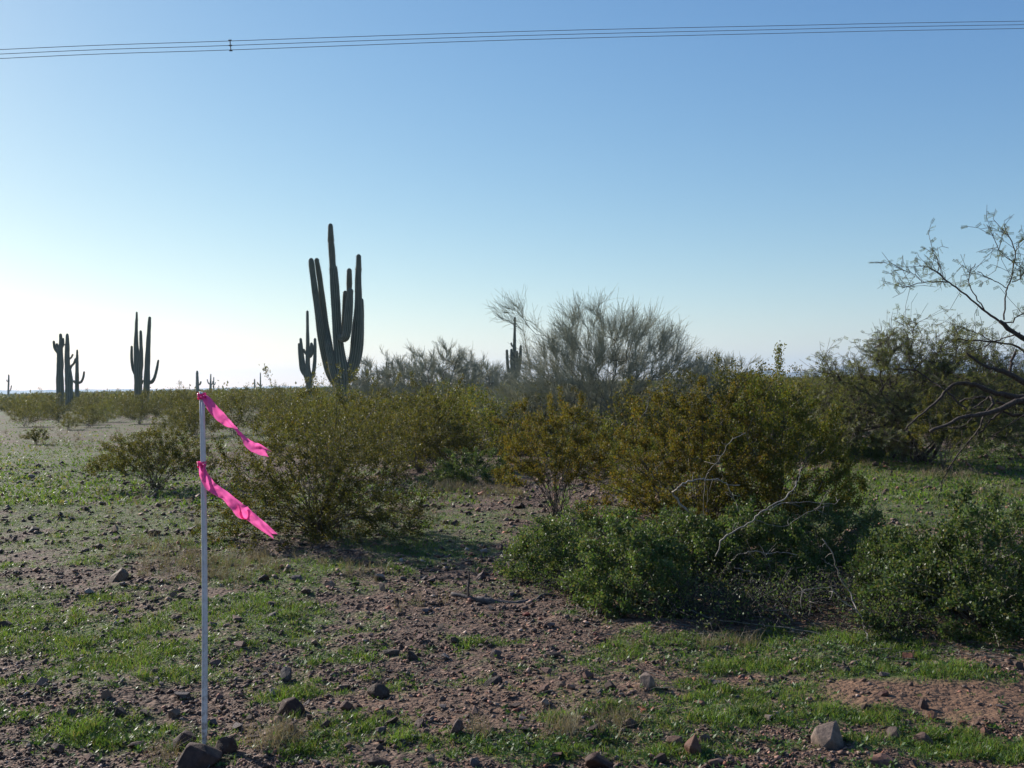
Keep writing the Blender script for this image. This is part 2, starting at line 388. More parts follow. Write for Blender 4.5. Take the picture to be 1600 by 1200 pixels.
# ------------------------------------------------------------------ ground
def build_ground():
    fa = np.radians(np.linspace(-36, 36, 420)); ba = np.radians(np.linspace(36, 324, 60))[1:-1]
    ang = np.concatenate([fa, ba]); na = len(ang)
    rr = np.concatenate([np.geomspace(0.4, 3.4, 12)[:-1], np.geomspace(3.4, 60, 420), np.geomspace(60, 4600, 60)[1:]])
    A, RR = np.meshgrid(ang, rr); X = RR * np.sin(A); Y = RR * np.cos(A); Z = height(X, Y)
    g, d = masks(X, Y)
    V = np.stack([X, Y, Z], -1).reshape(-1, 3); nr = len(rr)
    i = np.arange(nr - 1)[:, None] * na; j = np.arange(na)[None]; j2 = (j + 1) % na
    Q = np.stack([i + j, i + na + j, i + na + j2, i + j2], -1).reshape(-1, 4)[:, ::-1]
    V = np.vstack([V, [[0, 0, float(height(0, 0))]]]); c = len(V) - 1
    jj = np.arange(na); T = np.stack([np.full(na, c), (jj + 1) % na, jj], -1)
    me = make_mesh('ground', V, Q, T, smooth=True)
    a = me.attributes.new('green', 'FLOAT', 'POINT'); a.data.foreach_set('value', np.append(g.ravel(), 0).astype(np.float32))
    a = me.attributes.new('soil', 'FLOAT', 'POINT'); a.data.foreach_set('value', np.append(d.ravel(), 0).astype(np.float32))
    m, nt = mat('desert_ground'); L = nt.links
    tc = nd(nt, 'ShaderNodeTexCoord'); ob = tc.outputs['Object']
    def noise(s, det=5, r=0.6):
        n = nd(nt, 'ShaderNodeTexNoise'); n.inputs['Scale'].default_value = s; n.inputs['Detail'].default_value = det
        n.inputs['Roughness'].default_value = r; L.new(ob, n.inputs['Vector']); return n.outputs[0]
    def voro(s, feat='F1'):
        n = nd(nt, 'ShaderNodeTexVoronoi', feature=feat); n.inputs['Scale'].default_value = s; L.new(ob, n.inputs['Vector']); return n
    v1 = voro(34); v2 = voro(75); v3 = voro(13)
    sep = nd(nt, 'ShaderNodeSeparateColor'); L.new(v1.outputs['Color'], sep.inputs[0])
    peb = ramp(nt, [(0, (0.035, 0.024, 0.020)), (0.35, (0.095, 0.058, 0.045)), (0.6, (0.135, 0.090, 0.074)), (0.85, (0.20, 0.115, 0.082)), (1, (0.33, 0.25, 0.21))], sep.outputs[0])
    sep2 = nd(nt, 'ShaderNodeSeparateColor'); L.new(v2.outputs['Color'], sep2.inputs[0])
    peb2 = ramp(nt, [(0, (0.045, 0.030, 0.025)), (0.5, (0.115, 0.073, 0.058)), (1, (0.22, 0.155, 0.125))], sep2.outputs[0])
    grav = mix(nt, ramp(nt, [(0.45, (0, 0, 0)), (0.55, (1, 1, 1))], noise(22)), peb, peb2)
    soil = ramp(nt, [(0.3, (0.14, 0.084, 0.060)), (0.7, (0.235, 0.150, 0.108))], noise(6, 8, 0.7))
    big = noise(0.5, 4)
    grav = mix(nt, mth(nt, 'MULTIPLY', ramp(nt, [(0.45, (0, 0, 0)), (0.7, (1, 1, 1))], big), 0.35), grav, soil)
    ga = nd(nt, 'ShaderNodeAttribute', attribute_name='green').outputs['Fac']
    sa = nd(nt, 'ShaderNodeAttribute', attribute_name='soil').outputs['Fac']
    c = mix(nt, mth(nt, 'MULTIPLY', sa, 1.0), grav, soil)
    gcol = ramp(nt, [(0.3, (0.045, 0.078, 0.020)), (0.55, (0.080, 0.130, 0.032)), (0.75, (0.12, 0.15, 0.05))], noise(9, 6))
    gm = mth(nt, 'MULTIPLY', ga, ramp(nt, [(0.35, (0.15, 0.15, 0.15)), (0.6, (1, 1, 1))], noise(17, 4)))
    hv = nd(nt, 'ShaderNodeHueSaturation'); hv.inputs['Saturation'].default_value = 1.12; hv.inputs['Value'].default_value = .80; L.new(c, hv.inputs['Color']); c = mix(nt, 1.0, hv.outputs[0], (1.0, 0.955, 0.86), 'MULTIPLY')
    c = mix(nt, mth(nt, 'MINIMUM', mth(nt, 'MULTIPLY', gm, 0.95), 0.9), c, gcol)
    b = nd(nt, 'ShaderNodeBsdfPrincipled'); L.new(c, b.inputs['Base Color']); b.inputs['Roughness'].default_value = 0.85
    b.inputs['Specular IOR Level'].default_value = 0.3
    hgt = mth(nt, 'ADD', mth(nt, 'MULTIPLY', v1.outputs['Distance'], -0.012), mth(nt, 'MULTIPLY', v2.outputs['Distance'], -0.004))
    hgt = mth(nt, 'ADD', hgt, mth(nt, 'MULTIPLY', noise(9, 8, 0.7), 0.02))
    hgt = mth(nt, 'ADD', hgt, mth(nt, 'MULTIPLY', v3.outputs['Distance'], -0.012))
    bp = nd(nt, 'ShaderNodeBump'); bp.inputs['Strength'].default_value = 0.9; bp.inputs['Distance'].default_value = 1.0
    hgt = mth(nt, 'MULTIPLY', hgt, 1.9); L.new(hgt, bp.inputs['Height']); L.new(bp.outputs[0], b.inputs['Normal'])
    o = nd(nt, 'ShaderNodeOutputMaterial'); L.new(b.outputs[0], o.inputs[0])
    g = link('ground', me, m); tag(g, kind='structure'); return g
build_ground()

# ------------------------------------------------------------------ far hills
def build_hills():
    m = bark_mat('hill_rock', (0.10, 0.075, 0.06), (0.17, 0.13, 0.10), 0.02, 0.9, 0.0)
    def ridge(name, tops, dist, width, seed):
        # tops: (pixel x, height in metres)
        xs = np.array([t[0] for t in tops], float); hs = np.array([t[1] for t in tops], float)
        n = 260; px = np.linspace(xs[0], xs[-1], n); hh = np.interp(px, xs, hs)
        hh = hh * (0.78 + 0.45 * fbm(px * 0.05, px * 0 + seed, 4, seed))
        prof = [(-1.0, -0.06), (-0.7, .16), (-0.45, .45), (-0.2, .8), (0, 1.0), (0.3, .7), (0.7, .25), (1.0, -0.06)]
        V = []
        for k, (o, s) in enumerate(prof):
            dd = dist + o * width + (fbm(px * 0.09, px * 0 + k * 3.0, 3, seed + 5) - 0.5) * width * 0.5
            x = (px - 800) / F * dd
            z = hh * s * (0.8 + 0.4 * fbm(px * 0.12, px * 0 + k * 2.2, 3, seed + 9)) if 0 < k < 7 and k != 4 else hh * s
            V.append(np.stack([x, dd, z - 1.0 * (s < 0)], -1))
        V = np.concatenate(V); i = np.arange(7)[:, None] * n; j = np.arange(n - 1)[None]
        Q = np.stack([i + j, i + j + 1, i + n + j + 1, i + n + j], -1).reshape(-1, 4)
        tag(link(name, make_mesh(name, V, Q, smooth=False), m), kind='structure')
    ridge('far_hills', [(-700, 3), (-200, 20), (40, 17), (160, 14), (300, 9), (420, 13), (560, 6)], 3900, 260, 2)
    ridge('mountain_ridge', [(980, 2), (1090, 14), (1150, 26), (1190, 30), (1230, 20), (1300, 36), (1400, 44), (1480, 50), (1520, 38), (1560, 58), (1600, 66), (1700, 74), (1900, 50), (2300, 10)], 3500, 300, 8)
build_hills()

# ------------------------------------------------------------------ saguaros
def rib_profile(nr=15, per=4, depth=0.14):
    a = np.arange(nr * per); return 1 - depth * (0.5 - 0.5 * np.cos(2 * np.pi * a / per)), nr * per

def saguaro_stem(pts, depth, d0, parent, name, cut_top=True, fine=True):
    """pts: (px, py, width px[, depth offset m]) from the root up, rounded at the last point"""
    P = np.array([at(p[0], p[1], depth + (p[3] if len(p) > 3 else 0)) for p in pts])
    W = np.array([p[2] for p in pts], float) * 0.5 * depth / F
    L = np.linalg.norm(np.diff(P, axis=0), axis=1).sum()
    n = max(14, int(L / (0.14 if fine else 0.4)))
    path = catmull(P, n)
    rad = catmull(np.stack([W, W, W], -1), n)[:, 0]
    s = np.linspace(0, L, n)
    rad *= 1 + 0.08 * (vnoise(s * 1.3 + R.rand() * 50, s * 0, 5) - .5) + 0.045 * np.sin(s * 5.1 + R.rand() * 6) * (R.rand(n) * 0.6 + 0.4) + (R.rand(n) - 0.5) * 0.03
    # rounded tip
    re = rad[-1]; T = unit(path[-1] - path[-2]); tip = path[-1] - T * re
    ks = np.linspace(0, 1, 6)[1:]
    path = np.vstack([path[:-1][np.linalg.norm(path[:-1] - path[-1], axis=1) > re * 1.0], [tip + T * re * math.sin(k * math.pi / 2) for k in ks]])
    rad = np.concatenate([rad[:len(path) - 5], [re * max(0.06, math.cos(k * math.pi / 2)) for k in ks]])
    nr, per = (13, 4) if fine else (9, 2)
    prof, k = rib_profile(nr, per, 0.27 if fine else 0.15)
    V, Q, T3 = tube(path, rad, k, prof)
    me = make_mesh(name, V - d0, Q, T3, smooth=fine)
    a = me.attributes.new('ridge', 'FLOAT', 'POINT')
    rv = np.tile((prof - prof.min()) / (prof.max() - prof.min()), len(path)) ** 4
    a.data.foreach_set('value', np.append(rv, [0, 1]).astype(np.float32))
    o = link(name, me, M['saguaro'], parent)
    if fine:
        # pale spine clusters down every rib
        ring = np.arange(1, len(path) - 5); cols = np.arange(0, k, per); Vg = V[:len(path) * k].reshape(len(path), k, 3)
        pts_ = np.concatenate([Vg[ring][:, cols], (Vg[ring][:, cols] + Vg[ring + 1][:, cols]) * .5]).reshape(-1, 3)
        ctr = np.concatenate([np.repeat(path[ring][:, None], len(cols), 1), np.repeat(path[ring][:, None], len(cols), 1)]).reshape(-1, 3)
        od = unit(pts_ - ctr); pp = np.repeat(pts_, 3, 0); dd_ = np.repeat(od, 3, 0) + R.normal(size=(len(pts_) * 3, 3)) * .55
        sV, sQ = leaves(pp - d0, dd_, 0.032 + .022 * R.rand(len(pp)), .005)
        sp_ = link('spines', make_mesh('spines', sV, sQ), M['spine'], o); sp_['kind'] = 'stuff'
    return o

def saguaro(label, depth, stems, base, group=None, fine=True):
    b = at(base[0], base[1], depth); b[2] = float(height(b[0], b[1]))
    t = thing('saguaro_cactus', label, 'cactus', b, 0, group)
    # the first stem starts below ground
    for i, s in enumerate(stems):
        saguaro_stem(s, depth, b, t, 'trunk' if i == 0 else 'arm', fine=fine)
    return t

D = 42
saguaro('tallest saguaro with a cluster of eight upright arms, standing in the brush left of centre', D, [
    [(533, 672, 20), (533, 640, 19), (534, 615, 20), (534, 598, 23), (533, 575, 23), (530, 548, 17), (527, 515, 15.5), (525, 480, 14.5), (522.5, 440, 14), (521, 421, 13), (520, 416, 10.2), (519, 400, 10.4), (517.8, 384, 9.6), (517.2, 379, 8.4), (517, 373, 9.6), (516.3, 349, 7.5)],
    [(528, 600, 14, .3), (518, 588, 14, .35), (512, 570, 14, .3), (505, 540, 13.5, .1), (500, 508, 12, 0), (495, 475, 10.5, 0), (490, 438, 9.5, 0), (487.5, 418, 9, 0), (485.8, 403, 7.6, 0)],
    [(530, 598, 15), (523, 585, 14, -.1), (517, 560, 12.5, -.1), (511, 525, 12, .1), (506, 490, 11, .3), (501.5, 450, 9, .3), (498, 425, 8.4, .3), (494.3, 403, 7.4, .3)],
    [(534, 598, 15), (543, 590, 17, .1), (550, 576, 18, .1), (555, 552, 19, .1), (558, 520, 17.5, .1), (559.5, 490, 14, .1), (560, 465, 11.5, .1), (559.5, 440, 10.4, .1), (560, 423, 9.2, .1), (560.2, 420, 8, .1), (560.4, 413, 8.6, .1), (560.3, 397, 7.2, .1)],
    [(548, 582, 10, .4), (557, 568, 11, .5), (562, 545, 10.5, .5), (564, 515, 10, .5), (564.6, 490, 8.6, .5), (564.8, 466, 6.6, .5)],
    [(531, 524, 9, .3), (540, 519, 9, .6), (544, 500, 9, .6), (545.5, 470, 9, .6), (545.6, 452, 8, .6), (545.8, 440, 9.2, .6), (545.8, 419, 7.6, .6)],
    [(531, 530, 8, .1), (536.5, 520, 8, .4), (537.5, 495, 7, .5), (538.5, 470, 7, .5), (539.5, 454, 6, .5)],
    [(530, 527, 10, -.2), (539, 529, 11, -.6), (542.5, 515, 13.5, -.6), (544.5, 490, 13, -.6), (546.5, 468, 11, -.6), (547.6, 450, 9, -.6)]],
    (533, 665))
D = 80
saguaro('slim pale saguaro partly hidden behind the left arms of the tallest saguaro', D, [
    [(483, 642, 8), (483, 610, 9), (482.5, 592, 12), (481, 575, 8), (481, 545, 6.5), (480.6, 515, 5), (480.3, 485, 3.8)],
    [(482, 594, 7), (477, 586, 6.5), (474, 568, 6), (471.5, 548, 5.4), (469.6, 528, 4)],
    [(477, 588, 4), (471, 578, 4.5), (468.5, 560, 4.4), (467, 536, 3.6)],
    [(483, 594, 7), (489, 585, 6), (491.5, 568, 5.8), (492.3, 548, 5), (492.2, 528, 4)],
    [(481, 558, 5), (485.5, 555, 6), (487, 545, 7), (486.5, 535, 4)],
    [(481, 556, 3.5), (476, 550, 3.4), (474.5, 545, 3)]], (483, 640))
D = 86
saguaro('leftmost stout saguaro of the close trio, with a short arm bent up on its left', D, [
    [(94.5, 650, 10), (94, 612, 11.5), (93.4, 587, 11), (94, 568, 10), (93.6, 550, 9), (95, 538, 6), (95, 530, 5.2), (94.5, 521, 4.4)],
    [(92, 552, 5), (87.5, 547, 4.8), (85, 541, 4.2), (83.8, 532, 3.2)],
    [(95, 544, 4), (98.8, 539, 3.2), (98.7, 528, 2.8)],
    [(93, 546, 4), (89.5, 541, 4), (88.8, 536, 3.4)]], (94.5, 645))
D = 96
saguaro('middle saguaro of the close trio, with two short curled arms on its right', D, [
    [(108, 645, 12), (107.8, 615, 12), (107.5, 592, 12), (105.8, 575, 9), (104.8, 560, 8), (105.2, 538, 6.6), (105, 521, 4)],
    [(107, 562, 3), (111.5, 558.5, 2.6), (113.2, 555, 2.6), (114.2, 553, 2.3)],
    [(108, 580, 5), (111.5, 572, 3.6), (115, 568.5, 3.2), (117, 564, 3.2), (118, 559.5, 2.8)],
    [(106, 541, 2.4), (102, 539, 2.2), (100.5, 537.5, 1.8)]], (108, 640))
D = 100
saguaro('thin right-hand saguaro of the close trio, with one low arm curving up to the right', D, [
    [(120.3, 638, 6.6), (120.3, 600, 6.3), (120.3, 572, 5), (120.5, 558, 4), (120.6, 546, 2.6)],
    [(121, 598, 4), (126.5, 597, 3.8), (130, 590, 3.5), (131.6, 580, 2.6)],
    [(120, 598, 3.2), (116.5, 597, 3), (115, 594, 2.4)]], (120.3, 632))
D = 82
saguaro('saguaro with a tall thin spire, a shorter second stem and one arm on its left', D, [
    [(216, 650, 10), (215.5, 620, 11), (216, 598, 12.5), (215.6, 578, 13), (214, 558, 10), (212.6, 537, 7), (213, 514, 5), (213.2, 503, 4), (213.5, 499, 3.6), (213.7, 487, 2.8)],
    [(218, 590, 7), (220.5, 570, 6.5), (220.7, 550, 5.6), (220.2, 535, 5), (219.8, 516, 3.8)],
    [(211, 584, 5), (207.5, 575, 4.6), (205.7, 560, 4.4), (205.8, 540, 3.4)],
    [(218, 597, 4), (224, 595.5, 4), (226, 594, 3)]], (216, 645))
D = 80
saguaro('straight saguaro beside the two-stemmed one, with a single hooked arm on its right', D, [
    [(226.5, 652, 11), (228, 628, 9.6), (229, 604, 10.4), (230, 575, 8.8), (231.5, 540, 7), (233, 512, 5.6), (234, 494.5, 4.2)],
    [(231, 598, 5), (237.5, 596.5, 5.4), (241.8, 589, 4.8), (245.3, 575, 4), (247.5, 562, 3)]], (226, 648))
D = 75
saguaro('grey-brown saguaro with a crown of short arms behind the bare palo verde', D, [
    [(801, 630, 10), (801, 600, 10), (802.5, 578, 11), (803.5, 555, 7), (804, 530, 4.6), (804.5, 495, 3.4)],
    [(799, 592, 6), (794.5, 580, 5.4), (792.6, 562, 4.8), (792, 546, 3.8)],
    [(803, 592, 6), (809.5, 583, 6), (812.5, 562, 5.4), (813.7, 539, 3.8)],
    [(801, 590, 5, -.2), (799.5, 570, 5, -.3), (799, 545, 4, -.3)],
    [(804, 590, 5, -.2), (807.5, 570, 5, -.3), (807.8, 548, 4, -.3)],
    [(803, 542, 2.6), (799.8, 540, 2.4), (798.6, 535, 2.2)]], (801, 630))
D = 270
saguaro('tiny distant saguaro at the left edge with a small curled arm', D, [
    [(12.5, 627, 3.4), (13, 610, 3), (13.5, 595, 2.8), (13.7, 585, 2.2)],
    [(13, 612, 2), (16.5, 609, 1.9), (18, 602, 1.6)], [(13.4, 597, 1.6), (11, 595.5, 1.4), (10.3, 593, 1.2)]], (12.5, 627), fine=False)
D = 190
saguaro('small stubby distant saguaro above the pole top with one stub arm on its right', D, [
    [(308.5, 628, 6), (308.4, 605, 5.6), (308.2, 590, 4.6), (308, 579, 3.4)],
    [(309, 602, 3), (312.5, 600, 2.8), (314.2, 595.5, 2.2)]], (308.4, 626), fine=False)
D = 230
saguaro('small distant forked saguaro with a raised left arm, just right of the pole top', D, [
    [(329, 625, 4.4), (329, 605, 4), (329.2, 595, 2.6), (329.4, 584, 1.8)],
    [(328.6, 601, 2), (325.3, 598, 1.8), (323.6, 592.5, 1.4)], [(329.5, 602, 2), (332, 599.5, 1.8), (332.6, 595, 1.3)]], (329, 624), fine=False)
D = 240
saguaro('thin distant saguaro touching the small forked one, with a short arm on its right', D, [
    [(333.8, 625, 2), (333.8, 605, 1.9), (334, 589, 1.6)],
    [(334, 602, 1.6), (336, 600, 1.4), (336.4, 597, 1.2)]], (333.8, 624), fine=False)
D = 260
saguaro('short plain spire saguaro on the skyline left of the tallest saguaro', D, [[(398, 625, 3.2), (398, 605, 2.7), (397.8, 592, 1.9)]], (398, 624), fine=False)
saguaro('thin spire saguaro on the skyline with stub arms low on its stem', D + 5, [[(407, 625, 3), (407, 604, 2.4), (406.8, 582, 1.7)],
        [(407, 603, 1.8), (405, 601.5, 1.6), (404.6, 599.5, 1.2)], [(407, 603, 1.8), (409.2, 602, 1.6), (409.6, 600, 1.2)]], (407, 624), fine=False)
saguaro('lowest distant saguaro tip showing over the brush left of the skyline spires', D + 10, [[(386, 622, 2.6), (385.8, 603, 2)]], (386, 622), fine=False)
D = 120
saguaro('small saguaro with two blunt tips poking above the palo verdes right of the tallest saguaro', D, [[(605, 630, 4.5), (604.5, 600, 4.5), (603.8, 565, 3)], [(605, 582, 2.6), (607.2, 575, 2.6), (607.6, 566, 2.2)]], (605, 628), fine=False)
saguaro('tiny thin saguaro spire left of the large bare palo verde', D + 90, [[(774, 620, 2.2), (773.8, 600, 2), (773.7, 581, 1.4)]], (774, 618), fine=False)

# ------------------------------------------------------------------ branching skeleton
def skeleton(starts, attract, step=0.12, nmain=0, lift=0.25, wig=0.25, rtip=0.002, rpow=0.42, rmax=0.05, rs=None):
    """grow a tree through every attractor point: each is joined to the nearest node already grown"""
    rs = rs or R
    N = [np.array(s, float) for s in starts]; par = [-1] * len(N); dirs = [np.array([0, 0, 1.0])] * len(N)
    cap = 4096; buf = np.zeros((cap, 3)); cnt = 0
    for s in N: buf[cnt] = s; cnt += 1
    base = np.mean(starts, axis=0)
    da = np.linalg.norm(attract - base, axis=1); order = np.argsort(da + rs.rand(len(da)) * 0.15 * da.max())
    if nmain:
        m = rs.permutation(len(attract))[:nmain]; order = np.concatenate([m, [o for o in order if o not in set(m)]])
    depthn = [0.0] * cnt
    dn = np.zeros(cap)
    for qi, oi in enumerate(order):
        a = attract[oi]
        if qi < nmain: i = rs.randint(len(starts))
        else:
            dd = np.linalg.norm(buf[:cnt] - a, axis=1)
            # the path back to the base should not get longer than a natural branch
            dist_b = dn[:cnt]
            cost = dd + 0.10 * dist_b + 0.9 * np.maximum(0, dist_b - da[oi] * 1.05)
            i = int(np.argmin(cost))
        p = buf[i].copy(); v = a - p; L = np.linalg.norm(v)
        if L < step * 0.3: continue
        k = max(1, int(round(L / step)))
        d0 = dirs[i] * 0.7 + v / L * 0.6 + np.array([0, 0, lift if qi >= nmain else 0.0]); d0 /= np.linalg.norm(d0)
        c = p + d0 * L * 0.5
        prev = i; pp = p
        for j in range(1, k + 1):
            t = j / k
            q = (1 - t) ** 2 * p + 2 * t * (1 - t) * c + t * t * a
            if j < k: q = q + rs.normal(size=3) * step * wig * 0.35
            if cnt >= cap:
                buf = np.vstack([buf, np.zeros((cap, 3))]); dn = np.concatenate([dn, np.zeros(cap)]); cap *= 2
            buf[cnt] = q; dn[cnt] = dn[prev] + np.linalg.norm(q - pp)
            par.append(prev); dirs.append(unit(q - pp)); prev = cnt; pp = q; cnt += 1
    par = np.array(par); P = buf[:cnt]
    w = np.zeros(cnt); child = np.zeros(cnt, int)
    for i in range(cnt - 1, -1, -1):
        if child[i] == 0: w[i] += 1
        if par[i] >= 0: w[par[i]] += w[i]; child[par[i]] += 1
    rad = np.minimum(rtip * w ** rpow, rmax)
    idx = np.where(par >= 0)[0]
    r1 = rad[idx]; r0 = np.minimum(rad[par[idx]], r1 * 1.5)
    r1 = np.where(child[idx] == 0, r1 * 0.5, r1)
    return P[par[idx]], P[idx], r0, r1, w[idx]

def crown_pts(n, rx, ry, rz, shell=0.5, low=0.0, cz=0.0, vase=0.0, rs=None, lump=0.0):
    """points in the outer part of a half ellipsoid"""
    rs = rs or R
    d = unit(rs.normal(size=(n * 3, 3))); d = d[d[:, 2] > low][:n]
    r = (shell ** 3 + (1 - shell ** 3) * rs.rand(len(d))) ** (1 / 3)
    if lump:
        az = np.arctan2(d[:, 1], d[:, 0])
        k = vnoise(az * 2.2 + 10, d[:, 2] * 4, rs.randint(99)) * 0.6 + vnoise(az * 6 + 10, d[:, 2] * 9, rs.randint(99)) * 0.4
        r = r * (1 - lump + lump * 1.7 * k)
    p = d * r[:, None] * np.array([rx, ry, rz])
    if vase: p[:, :2] *= (0.35 + 0.65 * np.clip(p[:, 2:3] / rz * vase, 0, 1))
    p[:, 2] += cz
    return p

def leaf_cloud(seg, n, L, W, spread=0.02, maxw=3, zmin=0.0, up=0.3, rs=None, clump=1.0):
    P0, P1, r0, r1, w = seg; rs = rs or R
    ok = np.where((w <= maxw) & (P1[:, 2] > zmin))[0]
    if len(ok) == 0: return np.zeros((0, 3)), np.zeros((0, 4), int)
    wt = rs.rand(len(ok)) ** clump; wt *= np.linalg.norm(P1[ok] - P0[ok], axis=1); wt /= wt.sum()
    i = ok[rs.choice(len(ok), n, p=wt)]; t = rs.rand(n)[:, None]
    p = P0[i] * (1 - t) + P1[i] * t + rs.normal(size=(n, 3)) * spread
    d = unit(P1[i] - P0[i]) * 0.5 + rs.normal(size=(n, 3)) * 0.6 + np.array([0, 0, up])
    return leaves(p, d, L * (0.6 + 0.8 * rs.rand(n)), W * (0.6 + 0.8 * rs.rand(n)))

def seg_obj(name, seg, m, parent, k=3, minr=0.0):
    P0, P1, r0, r1, w = seg
    V, Q = prisms(P0, P1, np.maximum(r0, minr), np.maximum(r1, minr * .7), k)
    return link(name, make_mesh(name, V, Q), m, parent)

def bush(kind, name, label, cat, loc, rx, ry, rz, nattr, nleaf, leaf, lm, sm='stem', group=None, nmain=22, shell=0.55, low=0.12,
         spread=0.020, zleaf=0.2, rbase=0.08, rtip=0.0016, minr=0.0015, seed=1, lump=0.35, clump=1.2, up=0.4, rmax=0.014, maxw=3, vase=0, extra=None):
    rs = np.random.RandomState(seed)
    cre = name == 'creosote_bush'
    rx *= 1.2; ry *= 1.2; rz *= 1.14; nattr = int(nattr * 1.2); nleaf = int(nleaf * (1.75 if cre else 1.9)); leaf = (leaf[0] * 1.15, leaf[1] * 1.2)
    t = thing(name, label, cat, loc, 0, group)
    ap = crown_pts(nattr, rx, ry, rz, shell, low, 0, vase, rs, lump)
    if extra is not None: ap = np.vstack([ap, extra])
    # long loose sprigs that stand out of the crown
    ns = int(nattr * (.10 if cre else .02)); q = ap[rs.randint(0, len(ap), ns)]; q = q[q[:, 2] > rz * .45]
    ap = np.vstack([ap, q * (1 + rs.uniform(.06, .20, (len(q), 1))) + np.array([0, 0, .03])])
    a = rs.rand(14) * 6.28; st = np.stack([np.cos(a) * rbase * rs.rand(14), np.sin(a) * rbase * rs.rand(14), np.full(14, -0.03)], -1)
    seg = skeleton(st, ap, max(rx, rz) * 0.09, nmain, 0.25, 0.3, rtip, 0.42, rmax, rs)
    seg_obj('stems', seg, M[sm], t, 3, minr)
    V, Q = leaf_cloud(seg, nleaf, leaf[0], leaf[1], spread, maxw, zleaf * rz, up, rs, clump * (2.4 if cre else 1.6))
    link('foliage', make_mesh('foliage', V, Q), M[lm], t)
    return t

def gp(px, py): return ground_at(px, py)
CR = 'creosote_bush'; BU = 'bursage_shrub'
# the bushes one can tell apart, nearest first
bush('c', CR, 'large dark-based creosote bush right behind the pink-flagged pole', 'bush', gp(500, 838), 1.14, 0.95, 1.30, 1300, 34000, (0.018, 0.010), 'creosote', nmain=90, seed=3, shell=0.45, low=0.0, lump=0.4, zleaf=0.0, rbase=0.26, clump=.7, maxw=4)
bush('c', CR, 'mid-sized creosote bush with bare fanned stems left of the pink-flagged pole', 'bush', gp(243, 765), 0.98, 0.85, 0.98, 640, 17000, (0.020, 0.011), 'creosote', nmain=56, seed=4, shell=0.55, low=0.2, lump=0.2, zleaf=0.30, rbase=0.12, clump=.5)
bush('c', CR, 'rust-tinged upright creosote bush in the middle, in front of the bare palo verde', 'bush', gp(868, 806), 0.78, 0.6, 1.32, 480, 20000, (0.018, 0.009), 'creosote_rust', nmain=50, seed=5, shell=0.6, low=0.25, lump=0.25, zleaf=0.3, up=0.9, rbase=0.1)
bush('c', CR, 'big green and rust creosote bush behind the pale bare arched branch', 'bush', gp(1085, 868), 0.95, 0.75, 1.50, 800, 31000, (0.018, 0.010), 'creosote_rust', nmain=44, seed=6, shell=0.5, low=0.1, lump=0.3, zleaf=0.2, rbase=0.2)
bush('c', CR, 'tallest green creosote bush with twig tips against the sky right of centre', 'bush', gp(1215, 855), 0.74, 0.7, 1.52, 800, 25000, (0.018, 0.010), 'creosote_green', nmain=40, seed=7, shell=0.45, low=0.2, lump=0.4, zleaf=0.18, rbase=0.16)
bush('c', CR, 'tall loose creosote bush reaching up in front of the tallest saguaro trunk', 'bush', gp(520, 752), 1.2, 0.9, 1.7, 600, 8500, (0.024, 0.013), 'creosote', nmain=44, seed=30, shell=0.5, low=0.15, lump=0.45, zleaf=0.15)
bush('c', CR, 'wide olive creosote bush right of the large dark-based one, left of the low green bursage', 'bush', gp(655, 738), 1.05, 0.9, 1.35, 600, 11000, (0.024, 0.013), 'creosote', nmain=44, seed=33, shell=0.5, low=0.1, lump=0.35, zleaf=0.12)
bush('c', CR, 'low olive creosote bush filling the gap left of the big arched-branch one', 'bush', gp(1015, 790), 0.6, 0.55, 0.95, 380, 10000, (0.019, 0.010), 'creosote_green', nmain=34, seed=8, shell=0.5, lump=0.3)
bush('c', CR, 'thin creosote bush with its stems bare at the foot on the right-hand green clearing', 'bush', gp(1478, 738), 0.85, 0.7, 1.2, 300, 7000, (0.022, 0.012), 'creosote', nmain=26, seed=9, shell=0.5, low=0.3, zleaf=0.4)
bush('c', CR, 'feathery creosote sapling in front of the right-hand mesquite', 'bush', gp(1410, 722), 0.5, 0.5, 0.85, 160, 3500, (0.022, 0.012), 'creosote', nmain=14, seed=10, low=0.3)
bush('c', CR, 'tiny lone creosote seedling on the bare gravel at far left', 'bush', gp(57, 694), 0.42, 0.4, 0.55, 90, 1500, (0.03, 0.015), 'creosote', nmain=18, seed=11, low=0.35)
bush('b', BU, 'rounded green bursage at the left end of the dark thicket, beside the fallen branch', 'shrub', gp(862, 900), 0.40, 0.4, 0.46, 300, 8500, (0.018, 0.012), 'bursage', 'twig', nmain=30, seed=12, shell=0.6, low=-0.1, zleaf=0.0, lump=0.25, maxw=4)
bush('b', BU, 'bright green bursage in the thicket front, right of the fallen branch', 'shrub', gp(985, 945), 0.42, 0.42, 0.56, 340, 11500, (0.018, 0.013), 'bursage', 'twig', nmain=30, seed=13, shell=0.6, low=-0.1, zleaf=0.0, lump=0.3, maxw=4)
bush('b', BU, 'leafy bursage below the pale bare arched branch', 'shrub', gp(1060, 905), 0.48, 0.5, 0.56, 340, 10000, (0.018, 0.012), 'bursage', 'twig', nmain=30, seed=14, shell=0.55, low=-0.1, zleaf=0.0, lump=0.3, maxw=4)
bush('b', BU, 'olive bursage with sparkling leaves between the fallen branch and the creosotes', 'shrub', gp(930, 868), 0.6, 0.5, 0.45, 300, 9000, (0.018, 0.012), 'bursage', 'twig', nmain=30, seed=15, shell=0.55, low=-0.05, zleaf=0.0, lump=0.3, maxw=4)
bush('b', BU, 'spreading bursage behind the dead sticks, left of the big right-hand shrub', 'shrub', gp(1290, 885), 0.62, 0.5, 0.46, 420, 12000, (0.018, 0.012), 'bursage', 'twig', nmain=34, seed=16, shell=0.5, low=-0.05, zleaf=0.02, lump=0.35, maxw=4)
